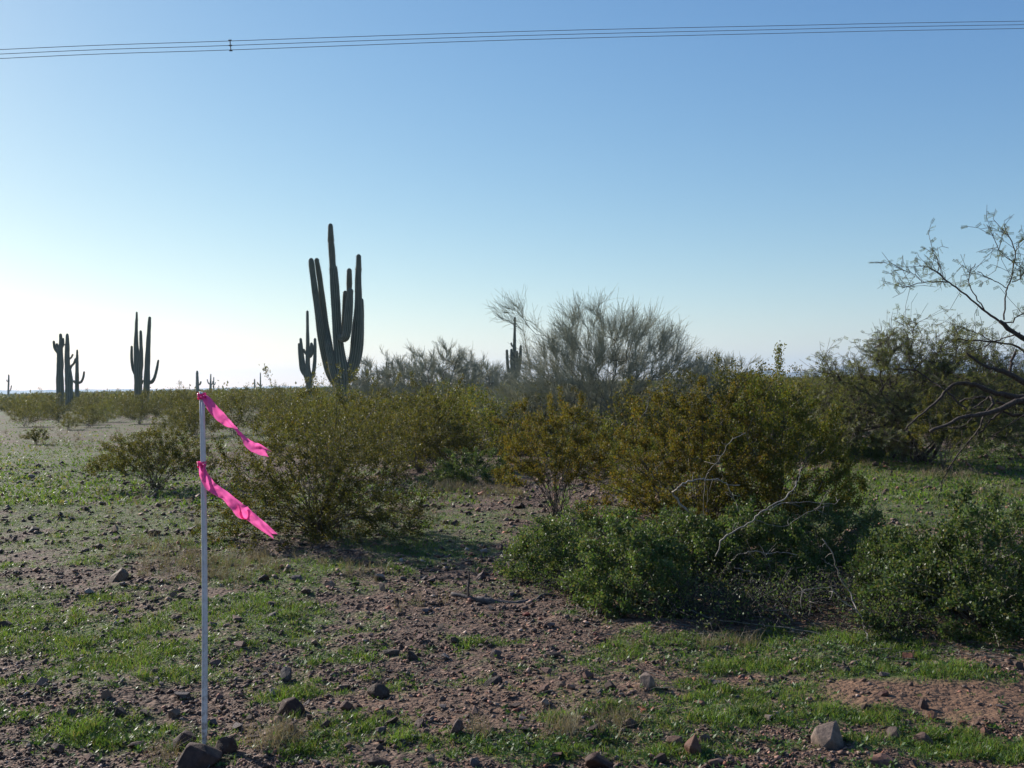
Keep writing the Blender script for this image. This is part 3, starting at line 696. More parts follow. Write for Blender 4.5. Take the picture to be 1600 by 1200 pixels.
bush('b', BU, 'largest bursage mound, cut by the right edge under the near mesquite', 'shrub', gp(1540, 975), 0.70, 0.62, 0.78, 620, 23000, (0.018, 0.013), 'bursage', 'twig', nmain=44, seed=17, shell=0.5, low=-0.1, zleaf=0.0, lump=0.3, maxw=4)
bush('b', BU, 'dark bursage wedged between the dead sticks and the largest mound', 'shrub', gp(1420, 935), 0.40, 0.42, 0.42, 300, 12000, (0.018, 0.012), 'bursage', 'twig', nmain=26, seed=18, shell=0.5, low=-0.1, zleaf=0.0, lump=0.3, maxw=4)
bush('b', BU, 'shaded bursage under the tallest creosote, right of the leaning pale limb', 'shrub', gp(1175, 912), 0.6, 0.45, 0.62, 360, 15000, (0.018, 0.012), 'bursage', 'twig', nmain=26, seed=19, shell=0.5, low=-0.05, zleaf=0.05, lump=0.35, maxw=4)
bush('b', BU, 'low green bursage at the back of the stony clearing, left of the rusty creosote', 'shrub', gp(735, 755), 0.72, 0.5, 0.55, 260, 8000, (0.022, 0.015), 'bursage', 'twig', nmain=26, seed=20, shell=0.5, low=-0.05, zleaf=0.0, maxw=4)
bush('b', BU, 'grey-green bursage mound at the back of the right-hand green clearing', 'shrub', gp(1310, 718), 0.85, 0.6, 0.75, 260, 8000, (0.026, 0.018), 'bursage', 'twig', nmain=26, seed=21, shell=0.5, low=-0.05, zleaf=0.0, maxw=4)
bush('b', BU, 'small bursage at the foot of the right-hand mesquite trunk', 'shrub', gp(1385, 712), 0.6, 0.5, 0.5, 200, 5000, (0.026, 0.018), 'bursage', 'twig', nmain=20, seed=22, shell=0.5, low=-0.05, zleaf=0.0, maxw=4)
bush('b', BU, 'shaded dark shrub behind the near mesquite branches at the right edge', 'shrub', gp(1590, 712), 1.1, 0.8, 0.8, 260, 7000, (0.026, 0.018), 'bursage', 'twig', nmain=20, seed=23, shell=0.5, low=-0.05, zleaf=0.0, maxw=4)

# ------------------------------------------------------------------ palo verdes
def palo(label, loc, rx, ry, rz, nattr, seed, nleaf=3000, minr=0.0035, extra=None, group=None, cz=0.0, twigs=9000):
    rs = np.random.RandomState(seed)
    t = thing('palo_verde_tree', label, 'tree', loc, 0, group)
    ap = crown_pts(nattr, rx, ry, rz, 0.35, 0.0, cz, 0, rs, 0.2)
    if extra is not None: ap = np.vstack([ap, extra])
    st = [(-.15, 0, -.05), (.12, .08, -.05), (.05, -.12, -.05)]
    seg = skeleton(st, ap, 0.16, 9, 0.3, 0.45, minr * .9, 0.45, 0.07, rs)
    big = seg[4] > 3
    def sel(m): return tuple(s[m] for s in seg)
    seg_obj('trunk', sel(big), M['stem'], t, 6)
    P0, P1, r0, r1, w = sel(~big)
    # fine upswept twigs
    i = rs.randint(0, len(P0), twigs); tt = rs.rand(twigs)[:, None]; a = P0[i] * (1 - tt) + P1[i] * tt
    out = a.copy(); out[:, 2] *= 0.6; out = unit(out)
    d = unit(unit(P1[i] - P0[i]) * 0.8 + out * 0.5 + rs.normal(size=(twigs, 3)) * 0.45 + np.array([0, 0, .25])); L = (0.10 + 0.26 * rs.rand(twigs))[:, None]
    b = a + d * L; d2 = unit(d + rs.normal(size=(twigs, 3)) * 0.35 + np.array([0, 0, .1])); c = b + d2 * L * .8
    S = (np.vstack([P0, a, b]), np.vstack([P1, b, c]), np.concatenate([r0, np.full(2 * twigs, minr)]), np.concatenate([r1, np.full(2 * twigs, minr * .7)]), None)
    seg_obj('twigs', S, M['palo'], t, 3, minr * .7)
    n = nleaf; k = rs.randint(0, twigs, n)
    V, Q = leaves(b[k] + rs.normal(size=(n, 3)) * 0.03, rs.normal(size=(n, 3)), 0.03 * (0.5 + rs.rand(n)), 0.012)
    link('foliage', make_mesh('foliage', V, Q), M['grey_leaf'], t)
    return t
b0 = gp(945, 703)
sc_ = b0[1] / F
left_limb = np.array([[(px - 945) * sc_, dy, (703 - py) * sc_] for px, py, dy in
    [(850, 610, 0), (838, 570, .1), (825, 530, 0), (812, 500, .1), (800, 480, 0), (808, 472, .2), (792, 485, .1), (820, 478, -.1), (835, 500, .2), (785, 492, 0), (800, 500, -.2), (842, 520, .1)]])
palo('large bare grey-green palo verde bristling with fine twigs behind the rusty creosote', b0, 3.0, 2.3, 3.35, 1500, 31, 11000, 0.0032, left_limb, twigs=25000)
for k, (px, py, w, h, lab) in enumerate([
        (600, 652, 3.0, 2.5, 'grey palo verde just right of the tallest saguaro'),
        (650, 650, 2.6, 2.5, 'second bare palo verde to the right of the tallest saguaro'),
        (690, 652, 2.3, 3.0, 'tallest of the small palo verdes between the main saguaro and the large one'),
        (735, 648, 2.6, 2.5, 'wispy palo verde midway between the main saguaro and the large palo verde'),
        (765, 645, 1.7, 2.0, 'low wispy palo verde against the left side of the large one'),
        (1130, 640, 2.4, 2.2, 'thin bare palo verde to the right of the large one, tips against the sky'),
        (560, 645, 1.6, 2.4, 'slim palo verde touching the right side of the tallest saguaro')]):
    palo(lab, gp(px, py), w * 1.25, w, h + 0.9, 300, 40 + k, 3500, 0.008, group='small palo verdes on the skyline', twigs=5500)

# ------------------------------------------------------------------ mesquites
def pinnate(P, d, n, L, leafl, leafw, rs):
    """feather leaves: rachis L long with paired leaflets"""
    k = len(P); m = n
    s = unit(np.cross(d, rs.normal(size=(k, 3)))); out = []
    for j in range(m):
        for sg in (-1, 1):
            p = P + d * (L * (j + 0.6) / m); out.append((p, s * sg + d * 0.5))
    PP = np.concatenate([o[0] for o in out]); DD = np.concatenate([o[1] for o in out])
    nn = unit(np.cross(np.tile(d, (2 * m, 1)), np.tile(s, (2 * m, 1))))
    return leaves(PP, DD, leafl, leafw, roll=nn + rs.normal(size=PP.shape) * .3)

def mesquite_crown(t, seg, nleaf, rs, minr, zmin, twigs, tw_len=.22, L=0.06, ll=0.028, lw=0.010, m=4, maxw=4, region=None):
    big = seg[4] > 4
    P0, P1, r0, r1, w = (s[~big] for s in seg)
    seg_obj('trunk', tuple(s[big] for s in seg), M['bark'], t, 7)
    ok = np.where(P1[:, 2] > zmin)[0]
    i = ok[rs.randint(0, len(ok), twigs)]; tt = rs.rand(twigs)[:, None]; a = P0[i] * (1 - tt) + P1[i] * tt
    d = unit(unit(P1[i] - P0[i]) * 0.7 + rs.normal(size=(twigs, 3)) * 0.6); Lt = (tw_len * (0.4 + rs.rand(twigs)))[:, None]
    b = a + d * Lt + rs.normal(size=a.shape) * .01
    c = b + unit(d + rs.normal(size=a.shape) * .5) * Lt * .6
    S = (np.vstack([P0, a, b]), np.vstack([P1, b, c]), np.concatenate([r0, np.full(2 * twigs, minr)]), np.concatenate([r1, np.full(2 * twigs, minr * .7)]), None)
    seg_obj('twigs', S, M['bark'], t, 3, minr * .7)
    k = rs.randint(0, twigs, nleaf); q = rs.rand(nleaf)[:, None]
    p = np.where(rs.rand(nleaf, 1) < .5, a[k] * (1 - q) + b[k] * q, b[k] * (1 - q) + c[k] * q)
    d = unit(rs.normal(size=(nleaf, 3)) + np.array([0, 0, -.25]))
    V, Q = pinnate(p, d, m, L, ll, lw, rs)
    link('foliage', make_mesh('foliage', V, Q), M['mesquite'], t)

b0 = gp(1440, 722); rs = np.random.RandomState(51)
t = thing('mesquite_tree', 'leafy mesquite with dark low limbs behind the right-hand green clearing', 'tree', b0)
ap = crown_pts(520, 2.15, 1.6, 2.2, 0.45, 0.0, 0.45, 0, rs, 0.35)
sc_ = b0[1] / F
ex = np.array([[(px - 1440) * sc_, dy, (722 - py) * sc_] for px, py, dy in
   [(1395, 650, -.2), (1365, 612, -.3), (1330, 590, -.3), (1300, 568, -.3), (1285, 552, -.2), (1345, 620, -.4), (1320, 640, -.3), (1380, 590, .2), (1420, 580, .2), (1470, 600, 0), (1500, 640, 0)]])
seg = skeleton([(-.1, 0, -.05), (.1, .05, -.05)], np.vstack([ap, ex]), 0.17, 8, 0.15, 0.6, 0.005, 0.45, 0.075, rs)
mesquite_crown(t, seg, 13000, rs, 0.0035, 0.3, 4500, .25, .08, .032, .014, 4)

# near mesquite: its trunk stands just outside the right edge, limbs reach into the frame
MD = 8.6
b0 = gp(1760, 905); b0[2] = float(height(b0[0], b0[1]))
t = thing('mesquite_tree', 'near mesquite reaching crooked dark branches in from the right edge', 'tree', b0)
def W(px, py, dz=0): return at(px, py, MD + dz) - b0
rs = np.random.RandomState(52)
limbs = [  # (points px, py, depth offset), start width px, end width px
    ([(1760, 890, 0), (1745, 800, .1), (1720, 720, .1), (1690, 660, 0), (1660, 600, 0), (1630, 560, 0), (1606, 534, 0), (1585, 520, 0), (1562, 502, 0)], 46, 8),
    ([(1562, 502, 0), (1540, 486, .05), (1520, 470, .05), (1495, 450, .05), (1478, 437, 0), (1465, 425, 0), (1448, 417, 0), (1436, 415, 0)], 6, 1.5),
    ([(1465, 425, 0), (1466, 408, .05), (1459, 397, .05), (1457, 390, .05)], 2.2, 1.2),
    ([(1482, 441, 0), (1460, 440, .05), (1440, 442, 0), (1420, 447, 0), (1408, 448, 0)], 2.2, 1.1),
    ([(1440, 441, 0), (1434, 433, 0), (1422, 426, 0), (1410, 421, 0), (1396, 422, 0)], 1.6, 1.0),
    ([(1538, 484, 0), (1527, 466, -.05), (1515, 448, -.05), (1514, 438, 0), (1516, 425, 0), (1524, 412, 0)], 2.6, 1.2),
    ([(1516, 426, 0), (1508, 418, 0), (1503, 414, 0)], 1.4, 1),
    ([(1569, 500, 0), (1570, 475, 0), (1572, 462, 0), (1575, 448, 0), (1581, 435, 0), (1584, 410, 0), (1587, 396, 0), (1581, 380, 0), (1572, 365, 0), (1565, 359, 0)], 3.4, 1.2),
    ([(1583, 410, 0), (1570, 400, 0), (1562, 390, 0), (1555, 376, 0), (1552, 363, 0)], 1.8, 1),
    ([(1573, 450, 0), (1560, 442, 0), (1545, 435, 0), (1527, 424, 0)], 2.0, 1),
    ([(1581, 441, 0), (1592, 436, 0), (1602, 423, 0), (1618, 405, 0)], 2.2, 1.2),
    ([(1587, 396, 0), (1590, 384, 0), (1600, 374, 0), (1612, 366, 0)], 1.8, 1),
    ([(1586, 410, 0), (1597, 420, 0), (1606, 430, 0)], 1.5, 1),
    ([(1562, 502, 0), (1580, 504, 0), (1590, 494, 0), (1604, 489, 0), (1620, 480, 0)], 3, 1.5),
    ([(1660, 600, 0), (1620, 566, .1), (1600, 550, .1), (1580, 538, .1), (1552, 534, .1), (1520, 532, 0), (1492, 531, 0), (1478, 538, 0)], 8, 1.3),
    ([(1594, 520, 0), (1570, 528, .1), (1552, 534, .1), (1535, 543, .05), (1518, 548, 0)], 3, 1.2),
    ([(1552, 534, .1), (1530, 522, .05), (1515, 515, 0), (1500, 512, 0)], 2, 1),
    ([(1700, 690, 0), (1650, 640, -.1), (1620, 610, -.1), (1600, 598, -.1), (1580, 586, -.1), (1560, 578, -.1), (1545, 575, -.1), (1530, 566, -.1), (1510, 552, -.1)], 26, 5),
    ([(1577, 586, -.1), (1580, 570, -.1), (1585, 555, -.1), (1588, 546, -.1)], 8, 5),
    ([(1700, 700, 0), (1650, 640, .1), (1610, 622, .1), (1580, 620, .1), (1550, 612, .1), (1525, 602, .1), (1500, 598, .1), (1482, 606, .1), (1470, 622, .1), (1448, 640, .1), (1430, 655, .1), (1415, 672, .1)], 22, 2.6),
    ([(1550, 612, .1), (1530, 604, .2), (1505, 600, .2), (1490, 600, .2)], 11, 5),
    ([(1478, 610, .1), (1492, 624, .1), (1506, 636, .1), (1515, 640, .1), (1530, 632, .2), (1545, 620, .2)], 4.5, 3),
    ([(1476, 609, .1), (1455, 594, .2), (1435, 580, .2), (1415, 576, .2), (1395, 577, .2)], 4, 1.4),
    ([(1700, 720, -.1), (1650, 640, -.2), (1610, 625, -.2), (1590, 628, -.2), (1562, 640, -.2), (1530, 648, -.2), (1505, 652, -.2), (1480, 664, -.2), (1453, 674, -.2)], 24, 6),
    ([(1548, 620, .1), (1552, 630, 0), (1538, 648, 0), (1530, 670, 0), (1518, 684, 0), (1500, 705, 0), (1484, 728, 0), (1473, 752, 0), (1467, 778, 0)], 7, 1.5),
    ([(1565, 642, -.1), (1548, 656, -.05), (1535, 672, 0), (1521, 682, 0)], 5, 3.5),
    ([(1700, 740, -.1), (1620, 655, .2), (1600, 648, .2), (1580, 648, .2), (1565, 640, .2)], 18, 5),
    ([(1521, 650, 0), (1510, 662, 0), (1500, 668, 0), (1488, 668, 0)], 3.5, 2),
    ([(1600, 648, 0), (1582, 660, -.1), (1565, 672, -.1), (1555, 680, -.1)], 2.2, 1.2),
    ([(1700, 720, .3), (1640, 668, .3), (1600, 640, .3), (1570, 632, .3), (1530, 620, .3), (1500, 628, .3)], 14, 3),
]
bt = MB(); node = []
for pts, w0, w1 in limbs:
    P = np.array([W(*p) for p in pts]); n = max(8, len(pts) * 3)
    path = catmull(P, n); path[1:-1] += rs.normal(size=(n - 2, 3)) * 0.004
    w0 *= .62 if w0 > 5 else .8; w1 *= .75 if w1 > 3 else 1
    rad = np.linspace(w0, w1, n) * 0.5 * MD / F
    if w0 > 9: rad = (w1 + (w0 - w1) * (1 - np.linspace(0, 1, n)) ** 1.6) * 0.5 * MD / F
    rad = rad * (1 + rs.normal(size=n) * .05)
    V, Q, T3 = tube(path, rad, 8 if w0 > 5 else 5, jit=.15 if w0 > 5 else 0)
    bt.add(V, Q, T3)
    if w1 < 4: node.append((path, rad))
bt_me = bt.mesh('trunk', smooth=True)
link('trunk', bt_me, M['bark'], t)
tw0, tw1, lp, ld = [], [], [], []
for path, rad in node:
    n = len(path)
    for j in range(n // 3, n):
        c = 2 if rad[j] < .012 else 1
        for _ in range(c):
            if rs.rand() < .62: continue
            dd = unit(path[min(j + 1, n - 1)] - path[max(j - 1, 0)]); d = unit(dd * .6 + rs.normal(size=3) * .6)
            L = 0.06 + rs.rand() * .14; q = path[j] + d * L; tw0.append(path[j]); tw1.append(q)
            q2 = q + unit(d + rs.normal(size=3) * .5) * L * .7; tw0.append(q); tw1.append(q2)
            for _ in range(rs.randint(2, 6)):
                s = rs.rand(); lp.append(path[j] * (1 - s) + q * s if rs.rand() < .5 else q * (1 - s) + q2 * s)
                ld.append(unit(rs.normal(size=3) + np.array([0, 0, -.3])))
# leafy sprays beyond the right edge and at the top so that the crown goes on
ap = crown_pts(110, 1.1, 1.1, 1.0, 0.3, -0.2, 1.45, 0, rs, 0.3) + np.array([0.35, 0, 0])
seg = skeleton([(-.05, 0, .8), (.1, 0, .8)], ap, 0.14, 4, 0.2, 0.5, 0.003, 0.5, 0.035, rs)
keep = (to_px(seg[1][:, 0] + b0[0], seg[1][:, 1] + b0[1], seg[1][:, 2] + b0[2])[0] > 1603)
seg = tuple(s[keep] for s in seg)
V, Q = prisms(seg[0], seg[1], seg[2], seg[3], 5)
V2, Q2 = prisms(np.array(tw0), np.array(tw1), np.full(len(tw0), .0024), np.full(len(tw0), .0018), 3)
mb = MB(); mb.add(V, Q); mb.add(V2, Q2)
link('twigs', mb.mesh('twigs'), M['bark'], t)
for s in np.where(seg[4] <= 3)[0]:
    for _ in range(4):
        lp.append(seg[1][s] + rs.normal(size=3) * .06); ld.append(unit(rs.normal(size=3)))
V, Q = pinnate(np.array(lp), np.array(ld), 6, 0.055, 0.015, 0.0065, rs)
link('foliage', make_mesh('foliage', V, Q), M['mesquite'], t)

# ------------------------------------------------------------------ middle-distance creosotes: copies of a few bushes
protos = []
def mid_proto(seed, rx, rz, lm, n=6000, L=0.038, W_=0.020):
    rs = np.random.RandomState(seed)
    t = thing('creosote_bush', 'x', 'bush', (0, 0, 0))
    ap = crown_pts(150, rx, rx * .9, rz, 0.5, 0.12, 0, 0, rs, 0.4)
    a = rs.rand(8) * 6.28; st = np.stack([np.cos(a) * .08, np.sin(a) * .08, np.full(8, -.05)], -1)
    seg = skeleton(st, ap, rx * .13, 16, 0.25, 0.3, 0.003, 0.42, 0.014, rs)
    seg_obj('stems', seg, M['stem'], t, 3, 0.003)
    V, Q = leaf_cloud(seg, n, L, W_, .05, 3, .15 * rz, .5, rs, 1.2)
    link('foliage', make_mesh('foliage', V, Q), M[lm], t)
    return t
protos = [mid_proto(61, 1.0, 1.35, 'creosote'), mid_proto(62, 1.1, 1.2, 'creosote_green'), mid_proto(63, .9, 1.5, 'creosote'),
          mid_proto(64, 1.2, 1.4, 'creosote'), mid_proto(65, 1.0, 1.1, 'creosote')]
used = [False] * 5
def where_text(px, y):
    z = ('left of the saguaro trio' if px < 75 else 'at the foot of the saguaro trio' if px < 160 else 'around the two-stemmed saguaro' if px < 290 else
         'behind the pink-flagged pole' if px < 420 else 'around the tallest saguaro' if px < 590 else 'below the small palo verdes' if px < 770 else
         'around the large bare palo verde' if px < 960 else 'behind the big rusty creosote' if px < 1130 else 'behind the tallest green creosote' if px < 1290 else 'behind the leafy right-hand mesquite' if px < 1480 else 'beyond the near mesquite branches')
    d = 'first row' if y < 27 else 'middle rows' if y < 55 else 'far rows'
    return 'olive creosote bush, %s of scrub %s' % (d, z), 'creosote bushes in the %s %s' % (d, z)
placed = []
def place_mid(px, py, s=1.0):
    g = gp(px, py); s = s * (1.08 if 560 < px < 1000 else 1.16)
    k = R.randint(5); z = where_text(px, g[1])
    sc = (s * (0.85 + .3 * R.rand()), s * (0.85 + .3 * R.rand()), s * (0.85 + .3 * R.rand()))
    if not used[k]:
        o = protos[k]; used[k] = True
        o.location = tuple(g); o.scale = sc; o.rotation_euler = (0, 0, R.rand() * 6.28); o['label'] = z[0]; o['group'] = z[1]
    else: copy_thing(protos[k], g, R.rand() * 6.28, sc, z[0], z[1])
    placed.append((g[0], g[1]))
hand = [(690, 735, 1.0), (640, 728, .95), (600, 715, .9), (740, 728, 1.1), (790, 722, 1.1), (560, 705, 1), (655, 705, 1.1), (720, 700, 1.15),
        (780, 698, 1.15), (830, 705, 1.1), (880, 712, 1.1), (920, 740, 1.0), (1010, 715, 1.1), (1060, 720, 1.1), (1110, 715, 1.2), (1160, 712, 1.2), (1215, 712, 1.1), (1260, 700, 1.1),
        (500, 700, .9), (455, 685, 1), (520, 682, 1.1), (580, 686, 1.1), (625, 682, 1.2), (690, 680, 1.3), (750, 678, 1.3),
        (815, 680, 1.3), (870, 682, 1.3), (1040, 685, 1.3), (1120, 680, 1.3), (1190, 680, 1.3), (1240, 676, 1.3), (1300, 676, 1), (1340, 672, 1.1), (1500, 672, 1), (1560, 668, 1.2),
        (140, 668, .75), (108, 672, .6), (90, 660, .8), (165, 660, .8), (60, 655, .8), (205, 655, .8), (245, 652, 1)]
for h in hand: place_mid(*h)
tries = 0
while len(placed) < 285 and tries < 9000:
    tries += 1
    y = math.exp(R.uniform(math.log(24), math.log(110))); x = R.uniform(-.56, .56) * y
    u, v = to_px(x, y)
    if u < 40 and R.rand() < .8: continue
    if u < 250 and y < 46: continue
    if u < 450 and y < 33: continue
    if 1270 < u and y < 34: continue
    if any((x - a) ** 2 + (y - b) ** 2 < (1.35 + y * .012) ** 2 for a, b in placed): continue
    dd = 1.0 if y > 55 else .9
    g = (x, y, float(height(x, y)))
    u2, v2 = to_px(x, y, g[2]); place_mid(u2, v2, R.uniform(.8, 1.25) * dd)

# far scrub that reads as one mass
def far_scrub():
    rs = np.random.RandomState(77); mb_p = []; mb_d = []; mb_l = []
    n = 9000
    y = np.exp(rs.uniform(math.log(95), math.log(900), n)); x = rs.uniform(-.66, .66, n) * y
    h = height(x, y); u, v = to_px(x, y)
    ok = (u > 30) | (rs.rand(n) > .55) | (y > 220)
    x, y, h = x[ok], y[ok], h[ok]; n = len(x)
    s = rs.uniform(.6, 1.25, n) * np.where(y > 300, 1.25, 1) * np.where(rs.rand(n) < .08, rs.uniform(1.2, 1.7, n), 1)
    m = 60
    d = unit(rs.normal(size=(n, m, 3))); d[..., 2] = np.abs(d[..., 2])
    r = rs.rand(n, m, 1) ** .7
    P = np.stack([x, y, h], -1)[:, None] + d * r * np.stack([s * 1.1, s * 1.1, s * 1.35], -1)[:, None]
    L = (0.16 + y * .0011)[:, None] * (0.5 + rs.rand(n, m))
    V, Q = leaves(P.reshape(-1, 3), d.reshape(-1, 3) * .4 + rs.normal(size=(n * m, 3)) * .5 + np.array([0, 0, .5]), L.ravel(), L.ravel() * .55)
    tag(link('desert_scrub', make_mesh('desert_scrub', V, Q), M['creosote']), kind='stuff')
far_scrub()

# ------------------------------------------------------------------ dead wood
def sticks(name, label, cat, limbs, depth, m, base, bend=0.004, seed=1, smooth=True):
    rs = np.random.RandomState(seed); b = np.array(base, float)
    t = thing(name, label, cat, b); fine = MB()
    for i, (pts, w0, w1) in enumerate(limbs):
        P = np.array([at(p[0], p[1], depth + (p[2] if len(p) > 2 else 0)) - b for p in pts]); n = max(8, 4 * len(pts))
        path = catmull(P, n); path[1:-1] += rs.normal(size=(n - 2, 3)) * bend
        if i == 0 or len(pts) > 3:   # a few fine side twigs
            for _ in range(5):
                j = rs.randint(2, n - 1); e = unit(path[j] - path[j - 1] + rs.normal(size=3) * .8); L_ = rs.uniform(.04, .13)
                tp = np.array([path[j], path[j] + e * L_ * .5 + rs.normal(size=3) * .006, path[j] + e * L_]); tV, tQ, tT = tube(catmull(tp, 5), np.linspace(.0022, .0010, 5), 4)
                fine.add(tV, tQ, tT)
        rad = np.linspace(w0, w1, n) * (.68 if m is not M['log'] else 1) * .5 * depth / F * (1 + rs.normal(size=n) * .1)
        V, Q, T3 = tube(path, rad, 6)
        link('branch', make_mesh('branch', V, Q, T3, smooth=True), m, t)
    tag(link('twigs', fine.mesh('twigs'), m, t), kind='stuff')
    return t
dd = 7.7
sticks('dead_branch', 'pale bare arched branch standing out of the big rust and green creosote', 'branch', [
    ([(1075, 800, .1), (1052, 772, .1), (1057, 765, 0), (1068, 756, 0), (1080, 752, 0), (1095, 749, 0), (1108, 750, 0), (1122, 749, 0), (1136, 756, 0), (1156, 758, 0)], 4.6, 2),
    ([(1136, 756, 0), (1142, 768, 0), (1149, 783, 0), (1153, 797, 0), (1165, 812, 0)], 1.8, 1.0),
    ([(1100, 750, 0), (1106, 768, .1), (1104, 790, .1)], 1.3, .8), ([(1098, 749, 0), (1092, 744, 0)], 1.4, .8)], dd, M['dead'], gp(1085, 905))
sticks('dead_branch', 'long pale limb leaning up to the right through the tallest creosote', 'branch', [
    ([(1118, 870, -.2), (1128, 845, -.2), (1150, 828, -.2), (1175, 815, -.2), (1190, 800, -.2), (1205, 790, -.2), (1225, 779, -.2), (1240, 764, -.2), (1246, 752, -.2)], 3.5, 2.6),
    ([(1240, 764, -.2), (1249, 745, -.1), (1252, 725, 0)], 1.6, .7), ([(1190, 800, -.2), (1225, 786, 0), (1260, 784, 0), (1300, 788, 0), (1312, 780, 0)], 1.8, 1.0),
    ([(1180, 812, -.2), (1225, 822, .1), (1262, 800, .1), (1296, 790, .2)], 1.6, .9)], dd - .2, M['dead'], gp(1118, 888), seed=2)
sticks('dead_branch', 'short pale branch tip slanting up behind the arched branch', 'branch', [
    ([(1105, 740, .1), (1114, 728, 0), (1128, 712, 0), (1137, 695, 0), (1150, 684, 0), (1165, 676, 0)], 1.1, 1.8),
    ([(1105, 740, .1), (1100, 770, .1), (1098, 850, .2)], 1.4, 1.2)], dd + .1, M['dead'], gp(1100, 880), seed=3)
sticks('dead_branch', 'pale forked twig high between the rusty and the big creosote', 'branch', [
    ([(1040, 790, 0), (1028, 740, 0), (1010, 700, 0), (999, 672, 0), (1000, 655, 0), (1010, 640, 0), (1014, 622, 0), (1030, 612, 0), (1048, 597, 0)], 2.4, 1.2),
    ([(999, 664, 0), (992, 656, 0), (989, 646, 0)], 2, 1.2)], 10.5, M['dead'], gp(1040, 830), seed=4)
sticks('dead_branch', 'horizontal pale stick arching over the black shade of the thicket', 'branch', [
    ([(1150, 869, 0), (1165, 864, 0), (1181, 861, 0), (1200, 865, 0), (1222, 863, 0), (1246, 867, 0)], 1.6, 1.8), ([(1190, 863, 0), (1200, 876, 0), (1202, 900, 0), (1198, 925, 0)], 1.5, 1),
    ([(1150, 869, 0), (1135, 885, .1), (1128, 905, .2)], 1.4, 1), ([(1147, 887, 0), (1165, 892, 0), (1190, 899, 0)], 2.2, 1.4)], 7.4, M['dead'], gp(1200, 930), seed=5)
sticks('dead_branch', 'forked pale dead stick leaning left in front of the largest bursage mound', 'branch', [
    ([(1358, 1010, -.1), (1352, 985, 0), (1345, 965, 0), (1340, 955, 0), (1330, 930, .1), (1318, 912, .1), (1311, 900, .1), (1305, 880, .1), (1300, 862, .1), (1285, 842, .1)], 3.4, 2.0),
    ([(1340, 955, 0), (1320, 942, 0), (1308, 930, 0), (1298, 917, 0)], 2.4, 1.6), ([(1303, 884, .1), (1292, 880, .1), (1284, 872, .1)], 1.8, 1.2),
    ([(1298, 917, 0), (1275, 919, 0), (1255, 922, 0), (1240, 928, 0)], 1.6, 1.2)], 6.15, M['dead'], gp(1358, 1008), seed=6)
sticks('dead_branch', 'small forked white stick in the shade left of the tall forked one', 'branch', [
    ([(1239, 972, 0), (1228, 960, 0), (1218, 952, 0), (1208, 948, 0)], 2.4, 1.6), ([(1225, 957, 0), (1220, 945, 0), (1213, 937, 0)], 1.8, 1.3),
    ([(1262, 976, .1), (1266, 950, .1), (1262, 930, .1), (1252, 921, .1)], 1.5, 1.4)], 6.6, M['dead'], gp(1250, 980), seed=7)
sticks('dead_branch', 'grey dead limb lying low along the front edge of the thicket shade', 'branch', [
    ([(1385, 1022, -.15), (1365, 1012, 0), (1345, 1004, 0), (1325, 999, 0), (1290, 992, .1), (1240, 984, .2), (1180, 976, .3), (1120, 968, .4)], 4.5, 2.5),
    ([(1120, 968, .4), (1090, 958, .5), (1060, 950, .6)], 2.5, 1.4), ([(1300, 1018, -.2), (1292, 1010, 0), (1284, 1004, 0)], 2, 1.4)], 6.1, M['twig'], gp(1370, 1022), seed=8)
sticks('dead_branch', 'grey twigs arching out of the largest bursage mound at the right edge', 'branch', [
    ([(1530, 880, 0), (1545, 868, -.1), (1575, 858, -.2), (1610, 848, -.2)], 1.6, 2), ([(1540, 895, 0), (1560, 875, -.2), (1590, 860, -.3)], 1.5, 1.8),
    ([(1585, 885, -.2), (1590, 870, -.2), (1600, 860, -.2)], 1.5, 1.2)], 6.5, M['dead'], gp(1560, 980), seed=9)
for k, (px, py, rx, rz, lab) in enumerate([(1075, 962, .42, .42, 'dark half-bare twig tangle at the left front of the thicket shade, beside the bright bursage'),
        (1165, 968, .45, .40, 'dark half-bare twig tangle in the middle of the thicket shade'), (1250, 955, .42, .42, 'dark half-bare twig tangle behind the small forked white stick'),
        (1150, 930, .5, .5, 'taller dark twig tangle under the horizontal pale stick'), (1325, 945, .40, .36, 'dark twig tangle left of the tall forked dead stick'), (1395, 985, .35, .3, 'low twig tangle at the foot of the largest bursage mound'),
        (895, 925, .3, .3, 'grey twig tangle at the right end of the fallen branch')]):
    bush('d', 'twiggy_shrub', lab, 'shrub', gp(px, py), rx, rx * .9, rz * .72, 480, 700, (0.016, 0.009), 'bursage', 'shaded_twig', nmain=80, seed=80 + k, shell=0.3, low=-.05, zleaf=0.0, lump=.3, minr=0.0016, maxw=5, rbase=.2)
g = gp(790, 942); dl = g[1]
sticks('fallen_branch', 'dark curved fallen branch with one upright spike lying on the gravel track', 'branch', [
    ([(705, 928, .15), (722, 931, .1), (737, 935, .05), (755, 940, 0), (775, 942, -.02), (800, 943, -.02), (820, 942, -.02), (838, 936, .02), (850, 929, .1), (866, 931, .12), (880, 937, .1)], 7, 4),
    ([(731, 932, .07), (732, 918, .05), (733, 905, .05), (733, 892, .02)], 4.5, 2), ([(745, 936, .03), (772, 941, -.02), (800, 943, -.02), (826, 940, 0)], 11, 9)], dl, M['log'], g, .002, 10)

